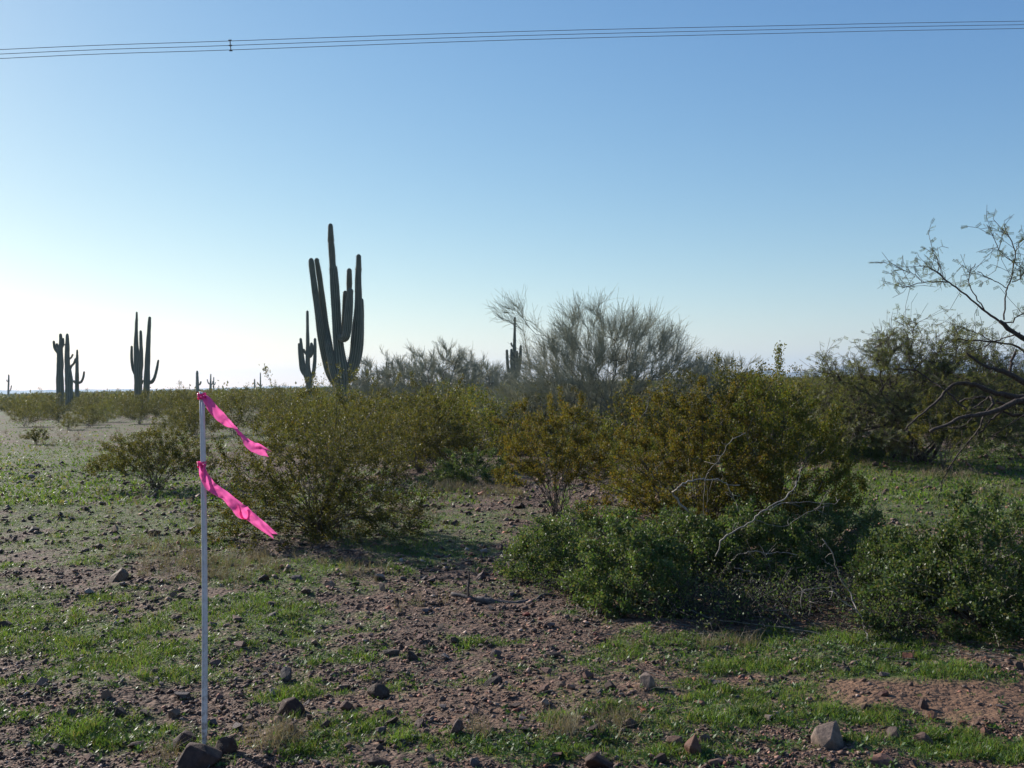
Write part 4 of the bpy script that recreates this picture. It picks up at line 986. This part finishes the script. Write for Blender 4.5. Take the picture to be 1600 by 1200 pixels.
# ------------------------------------------------------------------ stones
def hull(n, sx, sy, sz, rs, flat=0.0):
    p = unit(rs.normal(size=(n, 3))) * (0.8 + 0.25 * rs.rand(n, 1)) * np.array([sx, sy, sz])
    bm = bmesh.new()
    for q in p: bm.verts.new(q)
    r = bmesh.ops.convex_hull(bm, input=bm.verts)
    dead = [e for e in r['geom_interior'] if isinstance(e, bmesh.types.BMVert)]
    if dead: bmesh.ops.delete(bm, geom=dead, context='VERTS')
    return bm
def stone_mesh(n, sx, sy, sz, rs, bevel=0.0):
    bm = hull(n, sx, sy, sz, rs)
    if bevel: bmesh.ops.bevel(bm, geom=list(bm.edges), offset=bevel, segments=1, affect='EDGES')
    me = bpy.data.meshes.new('stone'); bm.to_mesh(me); bm.free(); me.materials.append(M['stone']); return me
hero = [  # px, py of base centre, width px, height px, label, colour pick
    (306, 1199, 76, 42, 'dark broad rock in front of the pole foot', None), (284, 1170, 42, 30, 'brown rock leaning on the left side of the pole foot', None),
    (350, 1180, 38, 34, 'dark rock against the right side of the pole foot', None),
    (1303, 1168, 58, 44, 'largest pale grey angular rock in the grass at lower right', (0.28, 0.26, 0.25)),
    (1013, 1074, 30, 28, 'pale blocky rock right of the gravel track', (0.34, 0.31, 0.30)),
    (184, 908, 34, 25, 'rounded pale-topped rock on the left slope', (0.24, 0.21, 0.18)),
    (453, 1118, 44, 30, 'dark brown lumpy rock half in green weeds near the pole', (0.09, 0.055, 0.045)),
    (445, 1064, 22, 26, 'upright slate-grey rock right of the pole', (0.14, 0.14, 0.16)),
    (590, 1092, 36, 26, 'dark wedge-shaped rock at the front of the gravel track', (0.10, 0.075, 0.06)),
    (541, 1110, 24, 20, 'pinkish pointed rock left of the dark wedge rock', (0.20, 0.13, 0.11)),
    (713, 1146, 26, 26, 'pointed grey-brown rock at the bottom centre', (0.17, 0.13, 0.125)),
    (654, 1136, 18, 17, 'small dark cube-like rock left of the pointed bottom rock', (0.13, 0.10, 0.10)),
    (937, 1200, 54, 26, 'dark rock cut by the bottom edge right of centre', (0.10, 0.062, 0.05)),
    (1055, 1166, 30, 20, 'tan rock left of the leaning brown rock', (0.25, 0.18, 0.15)), (1087, 1182, 30, 38, 'leaning brown rock in grass near the bottom', (0.22, 0.13, 0.10)),
    (1102, 1162, 20, 16, 'grey rock tucked behind the leaning brown one', (0.2, 0.18, 0.17)),
    (1003, 1113, 20, 14, 'bright rust-red stone between gravel and grass', (0.34, 0.10, 0.045)), (985, 1136, 24, 20, 'grey stone with dry grass behind it', (0.20, 0.16, 0.15)),
    (1095, 1104, 24, 11, 'flat tan stone left in the green patch', (0.30, 0.19, 0.14)), (1445, 1108, 15, 22, 'dark upright stone on the bare dirt patch', (0.13, 0.09, 0.085)),
    (1459, 1124, 17, 15, 'peach-coloured stone on the dirt patch beside the dark upright one', (0.40, 0.24, 0.16)),
    (1382, 1087, 20, 9, 'flat dark stone casting a shadow on the dirt patch', (0.14, 0.075, 0.065)),
    (1422, 1032, 25, 17, 'red-brown rock at the rear of the right-hand grass', (0.24, 0.12, 0.09)), (1433, 1054, 15, 14, 'dark rock between grass and dirt patch', (0.12, 0.09, 0.09)),
    (1322, 1052, 18, 14, 'dark rock in weeds below the dead limb', (0.12, 0.095, 0.09)), (1401, 1154, 30, 22, 'two-lobed grey rock right of the largest pale rock', (0.15, 0.13, 0.125)),
    (1446, 1166, 34, 26, 'craggy brown-grey rock in the lower right grass', (0.19, 0.145, 0.13)), (1543, 1150, 18, 16, 'red-brown rock at the lower edge of the dirt patch', (0.2, 0.10, 0.08)),
    (1546, 1132, 17, 10, 'small reddish rock on the right of the dirt patch', (0.24, 0.12, 0.09)), (1505, 1134, 18, 10, 'orange-brown clod at the front of the dirt patch', (0.26, 0.14, 0.08)),
    (270, 1122, 20, 22, 'pale grey egg-like stone left of the pole foot', (0.30, 0.27, 0.25)), (187, 1120, 26, 20, 'dark pointed stone to the left of the pole', (0.1, 0.08, 0.075)),
    (610, 1024, 28, 18, 'grey rock in the middle of the gravel track', (0.14, 0.13, 0.13)), (640, 1032, 22, 18, 'dark rock beside the grey track rock', (0.09, 0.075, 0.075)),
    (770, 1070, 34, 12, 'long low dark rock right of the track centre', (0.07, 0.06, 0.06)), (893, 1077, 16, 15, 'pale pink stone with a bright top right of the track', (0.42, 0.33, 0.28)),
    (875, 1074, 22, 12, 'tan slab beside the pale pink stone', (0.28, 0.22, 0.18)), (852, 1102, 18, 13, 'whitish stone in front of the pale pink one', (0.45, 0.4, 0.36)),
    (850, 1082, 22, 14, 'brown stone in front of the tan slab', (0.22, 0.14, 0.12)), (515, 918, 20, 12, 'bright-topped stone at the upper left of the gravel track', (0.40, 0.35, 0.32)),
    (822, 962, 13, 8, 'small brick-red stone below the fallen branch', (0.24, 0.06, 0.045)), (752, 905, 18, 14, 'purple-grey stone behind the fallen branch', (0.14, 0.105, 0.12)),
    (1320, 890 + 150, 10, 8, 'small dark stone below the forked dead stick', (0.1, 0.08, 0.08)), (594, 1146, 24, 12, 'flat grey stone near the bottom centre', (0.22, 0.2, 0.2)),
    (505, 1138, 24, 14, 'dark stone right of the lumpy rock', (0.14, 0.10, 0.09)), (630, 1165, 14, 12, 'bluish-grey stone near the bottom edge', (0.12, 0.12, 0.13)),
    (590, 1198, 34, 16, 'dark rough rock at the bottom edge left of centre', (0.11, 0.075, 0.065)), (1380, 1195, 50, 14, 'pinkish flat rock cut by the bottom edge at right', (0.3, 0.2, 0.17)),
    (1120, 1195, 26, 12, 'grey stone by the bottom edge below the leaning brown rock', (0.26, 0.2, 0.18)), (240, 838, 24, 13, 'flat brown rock up the left slope', (0.17, 0.12, 0.10)),
    (180, 845, 18, 11, 'greyish flat rock left of the flat brown rock', (0.2, 0.16, 0.14)), (50, 832, 20, 12, 'pointed grey rock near the left edge', (0.16, 0.14, 0.13)),
    (108, 1120, 22, 16, 'brown stone in the lower left weeds', (0.15, 0.11, 0.10)), (86, 1176, 30, 16, 'dark brown rock in the lower left corner', (0.12, 0.08, 0.075)),
    (212, 1150 + 20, 30, 14, 'dark cracked rock above the bottom left edge', (0.13, 0.09, 0.08))]
rs = np.random.RandomState(5); hero_xy = []
hm = {}
def hero_mat(c):
    m = M['stone'].copy(); m.name = 'rock_surface'
    for n in m.node_tree.nodes:
        if n.type == 'VALTORGB' and len(n.color_ramp.elements) == 8:
            for e in n.color_ramp.elements: e.color = (*c, 1)
    return m
for (px, py, w, h, lab, col) in hero:
    if col is not None: col = (col[0] * .56, col[1] * .47, col[2] * .42)
    g = gp(px, py); s = g[1] / F
    sx = w * s * .55; sz = h * s * .66; sy = (sx + sz) * .5
    me = stone_mesh(26 if w > 30 else 16, sx, sy, sz, rs, min(sx, sz) * .06 if w > 22 else 0)
    if col is None: col = (0.062, 0.036, 0.029)
    me.materials.clear(); me.materials.append(hero_mat(col))
    o = link('rock', me, None, None, (g[0], g[1] + sy * .5, g[2] + sz * .26))
    o.rotation_euler = (rs.normal() * .1, rs.normal() * .12, rs.rand() * .8 - .4)
    tag(o, lab, 'rock', 'single rocks lying on the ground'); hero_xy.append((g[0], g[1] + sy * .5, max(sx, sy)))
# loose stones one can pick apart but not describe one by one
SCOL = [('dark brown', (0.085, 0.058, 0.05)), ('reddish-brown', (0.16, 0.095, 0.08)), ('purplish-grey', (0.12, 0.10, 0.105)), ('tan', (0.22, 0.16, 0.13)), ('pale pinkish', (0.32, 0.26, 0.23))]
sm = []
for _, c in SCOL:
    L_ = []
    for _ in range(8):
        me = stone_mesh(rs.randint(9, 15), .5 * rs.uniform(.8, 1.2), .5 * rs.uniform(.7, 1.1), .5 * rs.uniform(.4, .8), rs)
        if not L_: hmm = hero_mat(c)
        me.materials.clear(); me.materials.append(hmm); L_.append(me)
    sm.append(L_)
cnt = 0
def stone_where(u, v):
    r = 'far' if v < 900 else 'middle' if v < 1060 else 'front'
    z = 'far left' if u < 180 else 'left of the pole' if u < 310 else 'right of the pole' if u < 560 else 'on the gravel track' if u < 900 else 'between track and grass' if u < 1120 else 'in the right-hand grass' if u < 1330 else 'on and around the bare dirt patch'
    return r, z
while cnt < 240:
    v = rs.uniform(790, 1198) if rs.rand() < .8 else rs.uniform(1050, 1198); u = rs.uniform(5, 1595)
    if v < 1010 and u > 870: continue
    if v < 940 and u > 720 and u < 800: pass
    if v < 900 and 330 < u < 560: continue
    g = gp(u, v); s = g[1] / F
    gg, dd_ = masks(g[0], g[1])
    if dd_ > .5 and rs.rand() < .75: continue
    if gg > .6 and rs.rand() < .2: continue
    w = (9 + 14 * rs.rand() ** 2) * (1 + (v - 900) / 900) * s
    if any((g[0] - a) ** 2 + (g[1] - b) ** 2 < (c + w * .6) ** 2 for a, b, c in hero_xy): continue
    ci = rs.choice(5, p=[.34, .26, .2, .12, .08])
    o = link('stone', sm[ci][rs.randint(8)], None, None, (g[0], g[1], g[2] + w * .2)); o.scale = (w, w, w)
    o.rotation_euler = (rs.normal() * .25, rs.normal() * .25, rs.rand() * 6.28)
    r_, z_ = stone_where(u, v)
    tag(o, 'fist-sized %s stone, %s, in the %s ground' % (SCOL[ci][0], z_, r_), 'stone', '%s loose stones %s, %s ground' % (SCOL[ci][0], z_, r_)); hero_xy.append((g[0], g[1], w * .5)); cnt += 1

def scatter(n, vmin, vmax, rs, umin=-80, umax=1680):
    """ground points spread evenly over what the lens sees between two heights"""
    v = rs.uniform(vmin, vmax, n); u = rs.uniform(umin, umax, n)
    dx = (u - 800) / F; dy = (600 - v) / F
    D_ = np.stack([cr * dx + sr * dy, np.ones(n), -sr * dx + cr * dy], -1)
    z = np.zeros(n)
    ok = D_[:, 2] < -0.01
    D_ = D_[ok]; z = z[ok]
    for _ in range(5):
        t_ = (z - EYE) / D_[:, 2]; x = D_[:, 0] * t_; y = t_; z = height(x, y)
    return x, y, z

def gravel():
    rs = np.random.RandomState(8); variants = []
    for _ in range(16):
        bm = hull(8, 1, rs.uniform(.7, 1), rs.uniform(.4, .8), rs); bmesh.ops.triangulate(bm, faces=bm.faces)
        bm.verts.index_update(); variants.append((np.array([v.co[:] for v in bm.verts]), np.array([[v.index for v in f.verts] for f in bm.faces]))); bm.free()
    x, y, z = scatter(90000, 690, 1290, rs)
    g, d = masks(x, y)
    keep = (rs.rand(len(x)) < np.clip(1.0 - .55 * g - .85 * d, .05, 1) * np.clip(fbm(x * 2.6, y * 2.6, 3, 71) * 2.6 - .45, .3, 1)) & (y < 22)
    x, y, z = x[keep], y[keep], z[keep]; n = len(x)
    px = (2.1 + 10.5 * rs.rand(n) ** 4.2) * y / F * .5 * np.where(y > 8, 1.1, 1) + .0025
    a = rs.rand(n) * 6.28; mb = MB(); vi = rs.randint(0, 16, n)
    for k in range(16):
        m = np.where(vi == k)[0]; V, T = variants[k]
        s = px[m][:, None] * rs.uniform(.7, 1.3, (len(m), 3)); ca, sa = np.cos(a[m])[:, None], np.sin(a[m])[:, None]
        vx = V[None, :, 0] * s[:, 0:1]; vy = V[None, :, 1] * s[:, 1:2]; vz = V[None, :, 2] * s[:, 2:3]
        P = np.stack([vx * ca - vy * sa + x[m][:, None], vx * sa + vy * ca + y[m][:, None], vz + z[m][:, None] + s[:, 2:3] * .2], -1)
        TT = T[None] + (np.arange(len(m)) * len(V))[:, None, None]
        mb.add(P.reshape(-1, 3), None, TT.reshape(-1, 3))
    tag(link('gravel', mb.mesh('gravel'), M['gravel']), kind='stuff')
gravel()

# ------------------------------------------------------------------ grass and weeds
def blades(x, y, z, L, W_, lean, rs):
    n = len(x); P = np.stack([x, y, z - .004], -1)
    d = unit(np.stack([rs.normal(size=n) * lean, rs.normal(size=n) * lean, np.ones(n)], -1))
    a = rs.rand(n) * 6.28; s = np.stack([np.cos(a), np.sin(a), np.zeros(n)], -1)
    bend = np.stack([rs.normal(size=n), rs.normal(size=n), -np.abs(rs.normal(size=n)) * .3], -1) * (L * .3)[:, None]
    m1 = P + d * (L * .55)[:, None]; tip = P + d * L[:, None] + bend
    w = W_[:, None] * .5
    V = np.stack([P - s * w, P + s * w, m1 + s * w * .8, m1 - s * w * .8, tip], 1).reshape(-1, 3); b = np.arange(n)[:, None] * 5
    return V, (b + np.array([[0, 1, 2, 3]])), (b + np.array([[3, 2, 4]]))
def grass():
    rs = np.random.RandomState(9)
    x, y, z = scatter(240000, 690, 1290, rs); g, d = masks(x, y)
    keep = rs.rand(len(x)) < (g ** 1.3) * .95; x, y, z, g = x[keep], y[keep], z[keep], g[keep]
    # tufts: each seed becomes three blades
    x = np.repeat(x, 2) + rs.normal(size=2 * len(x)) * .012; y = np.repeat(y, 2) + rs.normal(size=len(x)) * .012; z = height(x, y); g = np.repeat(g, 2)
    tall = fbm(x * 3.1, y * 3.1, 2, 44) * .5 + fbm(x * 12, y * 12, 2, 45) * .5
    L = (0.010 + .048 * g * np.clip(tall * 3.2 - 1.2, 0.05, 1)) * (.5 + rs.rand(len(x))); W_ = .0022 + .0009 * y * .7 * (.5 + rs.rand(len(x)) * .5) * .6
    V, Q, T = blades(x, y, z, L, W_, .45, rs)
    tag(link('grass', make_mesh('grass', V, Q, T), M['grass']), kind='stuff')
    # small broad-leaved seedlings
    x, y, z = scatter(26000, 740, 1290, rs); g, d = masks(x, y)
    keep = rs.rand(len(x)) < np.clip(g * 1.0 + .10, 0, 1) * np.clip(1.2 - d, 0, 1); x, y, z = x[keep], y[keep], z[keep]; n = len(x); m = 7
    c = np.stack([x, y, z + .004], -1)[:, None]; a = rs.rand(n, m) * 6.28; e = rs.uniform(.15, 1.0, (n, m))
    d_ = np.stack([np.cos(a) * np.cos(e), np.sin(a) * np.cos(e), np.sin(e)], -1)
    s = (.007 + .014 * rs.rand(n))[:, None] * (.7 + .6 * rs.rand(n, m))
    V, Q = leaves((c + d_ * s[..., None] * .35).reshape(-1, 3), d_.reshape(-1, 3), s.ravel() * 1.2, s.ravel() * .55, roll=np.tile([[0, 0, 1.]], (n * m, 1)) + rs.normal(size=(n * m, 3)) * .25)
    tag(link('weeds', make_mesh('weeds', V, Q), M['weed']), kind='stuff')
    # dry straw-coloured tufts
    tuf = [(250, 860, 60, 18, 90), (280, 890, 60, 14, 80), (400, 880, 50, 14, 90), (360, 905, 40, 10, 40), (620, 800, 60, 10, 50), (740, 768, 50, 8, 110), (700, 762, 30, 6, 60), (800, 775, 20, 6, 40),
           (440, 1150, 30, 10, 30), (880, 1142, 40, 10, 36), (965, 1130, 25, 8, 20), (750, 1150, 22, 12, 14), (1310, 730, 60, 5, 60), (1480, 745, 70, 5, 70), (1560, 775, 50, 6, 50), (1150, 1008, 60, 6, 30),
           (540, 890, 40, 10, 30), (660, 950, 30, 10, 10), (200, 790, 120, 20, 60), (340, 720, 60, 10, 60), (420, 1168, 22, 8, 16), (255, 1185, 14, 6, 10), (100, 690, 120, 10, 80), (1590, 660, 60, 8, 120)]
    X, Y, LL, WW = [], [], [], []
    for (cx, cy, rx, ry, k) in tuf:
        for _ in range(int(k * .6)):
            g0 = gp(cx + rs.normal() * rx * .7, cy + rs.normal() * ry * .75); s = g0[1] / F
            nb = 13; X.append(g0[0] + rs.normal(size=nb) * .02); Y.append(g0[1] + rs.normal(size=nb) * .02)
            LL.append((.05 + .11 * rs.rand(nb)) * (.8 + .025 * g0[1])); WW.append(np.full(nb, .0014 + .00022 * g0[1]))
    X, Y, LL, WW = map(np.concatenate, (X, Y, LL, WW))
    V, Q, T = blades(X, Y, height(X, Y), LL, WW, .38, rs)
    tag(link('dry_grass', make_mesh('dry_grass', V, Q, T), M['dry']), kind='stuff')
    # coarser green growth further out
    x, y, z = scatter(45000, 640, 790, rs); g, d = masks(x, y); keep = (rs.rand(len(x)) < g * .9) & (y < 60); x, y, z = x[keep], y[keep], z[keep]
    V, Q, T = blades(x, y, z, .03 + .06 * rs.rand(len(x)), .010 + .0010 * y, .7, rs)
    tag(link('ground_cover', make_mesh('ground_cover', V, Q, T), M['grass']), kind='stuff')
grass()

def litter():
    rs = np.random.RandomState(91); P0, P1 = [], []
    for (cx, cy, rx, ry, k) in [(1180, 985, 260, 35, 420), (860, 925, 120, 30, 160), (540, 860, 120, 20, 160), (1450, 1020, 160, 18, 160), (800, 1040, 500, 110, 240), (300, 1000, 300, 150, 160)]:
        for _ in range(k):
            u, v = cx + rs.normal() * rx * .6, cy + rs.normal() * ry * .6
            if not (760 < v < 1280): continue
            g0 = gp(u, v); a = rs.rand() * 6.28; p = g0 + [0, 0, .006]
            for q in range(rs.randint(1, 4)):
                L_ = rs.uniform(.015, .07); e = p + [math.cos(a) * L_, math.sin(a) * L_, rs.normal() * .006]; e[2] = max(e[2], float(height(e[0], e[1])) + .004)
                P0.append(p); P1.append(e); p = e; a += rs.normal() * .4
    n = len(P0); r = .0012 + .0022 * rs.rand(n) ** 2
    V, Q = prisms(np.array(P0), np.array(P1), r, r * .8, 4)
    tag(link('twig_litter', make_mesh('twig_litter', V, Q), M['twig']), kind='stuff')
litter()

# ------------------------------------------------------------------ the flagged pole
def pole():
    g = gp(319, 1168); d = g[1]; b = np.array([g[0], g[1], g[2]])
    t = thing('marker_pole', 'thin greyish-white plastic pole with two pink ribbons, stuck in stones at the lower left', 'pole', b)
    top = at(315.3, 613, d) - b; bot = at(319.2, 1176, d) - b
    m, nt = mat('pole_plastic'); L = nt.links
    tc = nd(nt, 'ShaderNodeTexCoord'); no = nd(nt, 'ShaderNodeTexNoise'); no.inputs['Scale'].default_value = 14; L.new(tc.outputs['Object'], no.inputs['Vector'])
    c = ramp(nt, [(.3, (0.60, 0.575, 0.58)), (.7, (0.72, 0.69, 0.69))], no.outputs[0])
    sx_ = nd(nt, 'ShaderNodeSeparateXYZ'); L.new(tc.outputs['Object'], sx_.inputs[0]); n3 = nd(nt, 'ShaderNodeTexNoise'); n3.inputs['Scale'].default_value = 55; L.new(tc.outputs['Object'], n3.inputs['Vector'])
    dirt_ = ramp(nt, [(.0, (.9, .9, .9)), (.35, (.25, .25, .25)), (1, (.08, .08, .08))], sx_.outputs[2]); dm = mth(nt, 'MULTIPLY', dirt_, ramp(nt, [(.42, (0, 0, 0)), (.62, (1, 1, 1))], n3.outputs[0]))
    c = mix(nt, dm, c, (0.20, 0.14, 0.11))
    p = nd(nt, 'ShaderNodeBsdfPrincipled'); L.new(c, p.inputs['Base Color']); p.inputs['Roughness'].default_value = .45
    o = nd(nt, 'ShaderNodeOutputMaterial'); L.new(p.outputs[0], o.inputs[0])
    w = 8.6 * d / F * .5; dp = w * .62; ch = w * .18; ang = math.radians(-14)
    prof = np.array([(-w + ch, -dp), (-w * .30, -dp), (-w * .22, -dp + ch * .8), (-w * .10, -dp + ch * .8), (-w * .02, -dp), (w - ch, -dp), (w, -dp + ch), (w, dp - ch), (w - ch, dp), (-w + ch, dp), (-w, dp - ch), (-w, -dp + ch)])
    ca, sa = math.cos(ang), math.sin(ang); prof = np.stack([prof[:, 0] * ca - prof[:, 1] * sa, prof[:, 0] * sa + prof[:, 1] * ca], -1)
    n = 14; V = []
    for i in range(n):
        f = i / (n - 1); q = bot * (1 - f) + top * f; k = 1 - .14 * f
        if i == 0: k *= .6
        q = q + np.array([math.sin(f * 3.1) * .007, 0, 0])
        V.append(np.stack([prof[:, 0] * k + q[0], prof[:, 1] * k + q[1], np.full(12, q[2]) + (prof[:, 0] * -.35 if i == n - 1 else 0)], -1))
    V = np.concatenate(V); k = 12; i = np.arange(n - 1)[:, None] * k; j = np.arange(k)[None]
    Q = np.stack([i + j, i + (j + 1) % k, i + k + (j + 1) % k, i + k + j], -1).reshape(-1, 4)
    V = np.vstack([V, top]); T = np.array([[len(V) - 1, (n - 1) * k + jj, (n - 1) * k + (jj + 1) % k] for jj in range(k)])
    link('post', make_mesh('post', V, Q, T), m, t)
    # ribbons
    m, nt = mat('pink_flagging'); L = nt.links
    p = nd(nt, 'ShaderNodeBsdfPrincipled'); p.inputs['Base Color'].default_value = (0.86, 0.065, 0.32, 1); p.inputs['Roughness'].default_value = .2
    p.inputs['Specular IOR Level'].default_value = .6
    tr = nd(nt, 'ShaderNodeBsdfTranslucent'); tr.inputs['Color'].default_value = (1.0, 0.17, 0.50, 1)
    ms = nd(nt, 'ShaderNodeMixShader'); ms.inputs[0].default_value = .5; L.new(p.outputs[0], ms.inputs[1]); L.new(tr.outputs[0], ms.inputs[2])
    tc = nd(nt, 'ShaderNodeTexCoord'); no = nd(nt, 'ShaderNodeTexNoise'); no.inputs['Scale'].default_value = 70; L.new(tc.outputs['Object'], no.inputs['Vector'])
    bp = nd(nt, 'ShaderNodeBump'); bp.inputs['Strength'].default_value = 1.0; bp.inputs['Distance'].default_value = .006; L.new(no.outputs[0], bp.inputs['Height']); L.new(bp.outputs[0], p.inputs['Normal'])
    o = nd(nt, 'ShaderNodeOutputMaterial'); L.new(ms.outputs[0], o.inputs[0])
    rs = np.random.RandomState(4)
    def ribbon(path, label, notch, ky):
        # path: px, py, depth offset, apparent width px, twist degrees
        A = np.array(path, float); n = 60
        S = catmull(A[:, :3], n); Wd = np.interp(np.linspace(0, 1, n), np.linspace(0, 1, len(A)), A[:, 3]); tw = np.radians(np.interp(np.linspace(0, 1, n), np.linspace(0, 1, len(A)), A[:, 4]))
        P = np.array([at(s[0], s[1], d + s[2]) - b for s in S]); T = unit(np.gradient(P, axis=0)); out = []; m_ = 9
        for i in range(n):
            s0 = unit(np.cross(T[i], np.array([0, 1.0, 0]))); n0 = np.cross(s0, T[i])
            s_ = s0 * math.cos(tw[i]) + n0 * math.sin(tw[i]); nn = -s0 * math.sin(tw[i]) + n0 * math.cos(tw[i])
            w_ = Wd[i] * d / F * .5
            for j in range(m_):
                q = (j / (m_ - 1)) * 2 - 1
                out.append(P[i] + s_ * q * w_ + nn * (.0085 * math.sin(q * 3.2 + i * .25 + ky) + .008 * (float(vnoise(np.array([i * .16 + ky * 9]), np.array([q * 2.6 + 5]), 8)[0]) - .5) + .010 * (float(vnoise(np.array([i * .37 + ky * 9]), np.array([q * 1.6 + 5]), 3)[0]) - .5) + rs.normal() * .0008) + (T[i] * (.012 * (1 - abs(q) * 2) * -1 if notch and i == n - 1 else 0)))
        V = np.array(out); i = np.arange(n - 1)[:, None] * m_; j = np.arange(m_ - 1)[None]
        Q = np.stack([i + j, i + j + 1, i + m_ + j + 1, i + m_ + j], -1).reshape(-1, 4)
        r = link('ribbon', make_mesh('ribbon', V, Q, smooth=True), m, t); r['label'] = label
        # wrap and knot round the post
        c = at(path[0][0] - 1, path[0][1], d) - b; K = []
        rings = []
        for kx in range(3):
            a = np.linspace(0, 2 * np.pi, 17); rr = w * 1.22 + .0008 * kx
            rings.append(np.stack([np.cos(a) * rr, np.sin(a) * rr * .8, np.full(17, (kx - 1) * .0085) + np.sin(a * 2 + kx) * .003], -1) + c)
        V = []; Q = []; off = 0
        for kx in range(3):
            V_, Q_, T_ = tube(rings[kx], np.full(17, .0048), 6, jit=.5); V.append(V_); Q.append(Q_ + off); off += len(V_)
        kn = at(path[0][0] + 3, path[0][1] + 1, d - .02) - b
        bm = hull(22, .011, .009, .010, rs); bmesh.ops.triangulate(bm, faces=bm.faces); bm.verts.index_update()
        hv = np.array([v.co[:] for v in bm.verts]) + kn; ht = np.array([[v.index for v in f.verts] for f in bm.faces]) + off; bm.free()
        link('knot', make_mesh('knot', np.vstack(V + [hv]), np.vstack(Q), ht, smooth=True), m, r)
    ribbon([(316, 619, -.02, 5, 0), (323, 624, -.03, 11, 10), (332, 638, -.04, 15, 25), (344, 650, -.04, 16, 20), (354, 658, -.04, 15, 40), (363, 666, -.03, 12, 62), (370, 673, -.03, 9, 82), (377, 681, -.03, 11, 125),
            (386, 690, -.04, 14, 150), (396, 698, -.04, 16, 165), (406, 702, -.04, 16, 200), (419, 707, -.04, 12, 215)], 'upper pink ribbon with a tight twist halfway along', True, 0)
    ribbon([(316, 726, -.02, 7, 0), (317, 738, -.03, 12, 20), (322, 749, -.04, 15, 15), (330, 760, -.04, 16, 20), (341, 768, -.04, 15, 15), (352, 776, -.04, 14, 35), (362, 784, -.04, 16, 30), (372, 792, -.05, 20, 40),
            (380, 800, -.05, 22, 20), (390, 806, -.04, 15, 10), (402, 815, -.04, 14, 5), (414, 825, -.04, 13, 10), (427, 836, -.04, 10, 0)], 'lower longer pink ribbon with a loose fold near its middle', True, 2)
    r = [c for c in t.children if c.name.startswith('ribbon')][-1]
    A = catmull(np.array([at(px_, py_, d + z_) for px_, py_, z_ in [(371, 789, -.05), (373, 799, -.06), (378, 808, -.065), (385, 811, -.06), (388, 804, -.055), (386, 797, -.05)]]) - b, 16)
    sd = np.array([.012, -.004, .006]); V = np.concatenate([np.stack([a_ - sd * .7 + [0, .002 * k_ % 3, 0], a_, a_ + sd * (.6 + .4 * math.sin(k_ * .6))]) for k_, a_ in enumerate(A)])
    i = np.arange(15)[:, None] * 3; j = np.arange(2)[None]; link('fold', make_mesh('fold', V, np.stack([i + j, i + j + 1, i + 3 + j + 1, i + 3 + j], -1).reshape(-1, 4), smooth=True), r.data.materials[0], r)
pole()

# ------------------------------------------------------------------ overhead line
def cables():
    m = plain('cable_metal', (0.10, 0.11, 0.13), .5, .5, .3)
    rows = [[(-900, 125, 92), (0, 77.5, 100), (360, 64, 103), (800, 49.5, 108), (1200, 40.5, 114), (1600, 33, 122), (2500, 22, 145)],
            [(-900, 134, 92), (0, 84.5, 100), (360, 71, 103), (800, 56, 108), (1200, 46.5, 114), (1600, 38.5, 122), (2500, 27, 145)],
            [(-900, 143, 92), (0, 91.5, 100), (360, 78, 103), (800, 62.5, 108), (1200, 52.5, 114), (1600, 44.5, 122), (2500, 32, 145)]]
    b = at(360, 71, 103)
    t = thing('power_line', 'bundle of three thin overhead power cables crossing the sky with one spacer', 'power line', b)
    for r in rows:
        P = catmull(np.array([at(*q) for q in r]) - b, 60); V, Q, T = tube(P, np.full(60, .032), 6)
        link('cable', make_mesh('cable', V, Q, T, smooth=True), m, t)
    P = np.array([at(359.3, 63, 103), at(360, 71, 103), at(360.8, 79, 103)]) - b
    V, Q, T = tube(catmull(P, 8), np.full(8, .055), 8); mb = MB(); mb.add(V, Q, T)
    for q in P:
        V, Q, T = tube(np.array([q - [.16, 0, 0], q + [.16, 0, 0]]), np.full(2, .075), 8); mb.add(V, Q, T)
    link('spacer', mb.mesh('spacer'), plain('spacer_metal', (0.06, 0.065, 0.075), .5), t)
cables()

# ------------------------------------------------------------------ air
def haze():
    bm = bmesh.new(); bmesh.ops.create_cube(bm, size=1.0)
    me = bpy.data.meshes.new('haze'); bm.to_mesh(me); bm.free()
    m, nt = mat('haze_air'); v = nd(nt, 'ShaderNodeVolumePrincipled')
    v.inputs['Color'].default_value = (0.55, 0.76, 1.0, 1); v.inputs['Density'].default_value = 0.00020; v.inputs['Anisotropy'].default_value = 0.3
    o = nd(nt, 'ShaderNodeOutputMaterial'); nt.links.new(v.outputs[0], o.inputs['Volume'])
    h = link('haze', me, m, None, (0, 0, 44)); h.scale = (9800, 9800, 94); tag(h, kind='stuff')
haze()
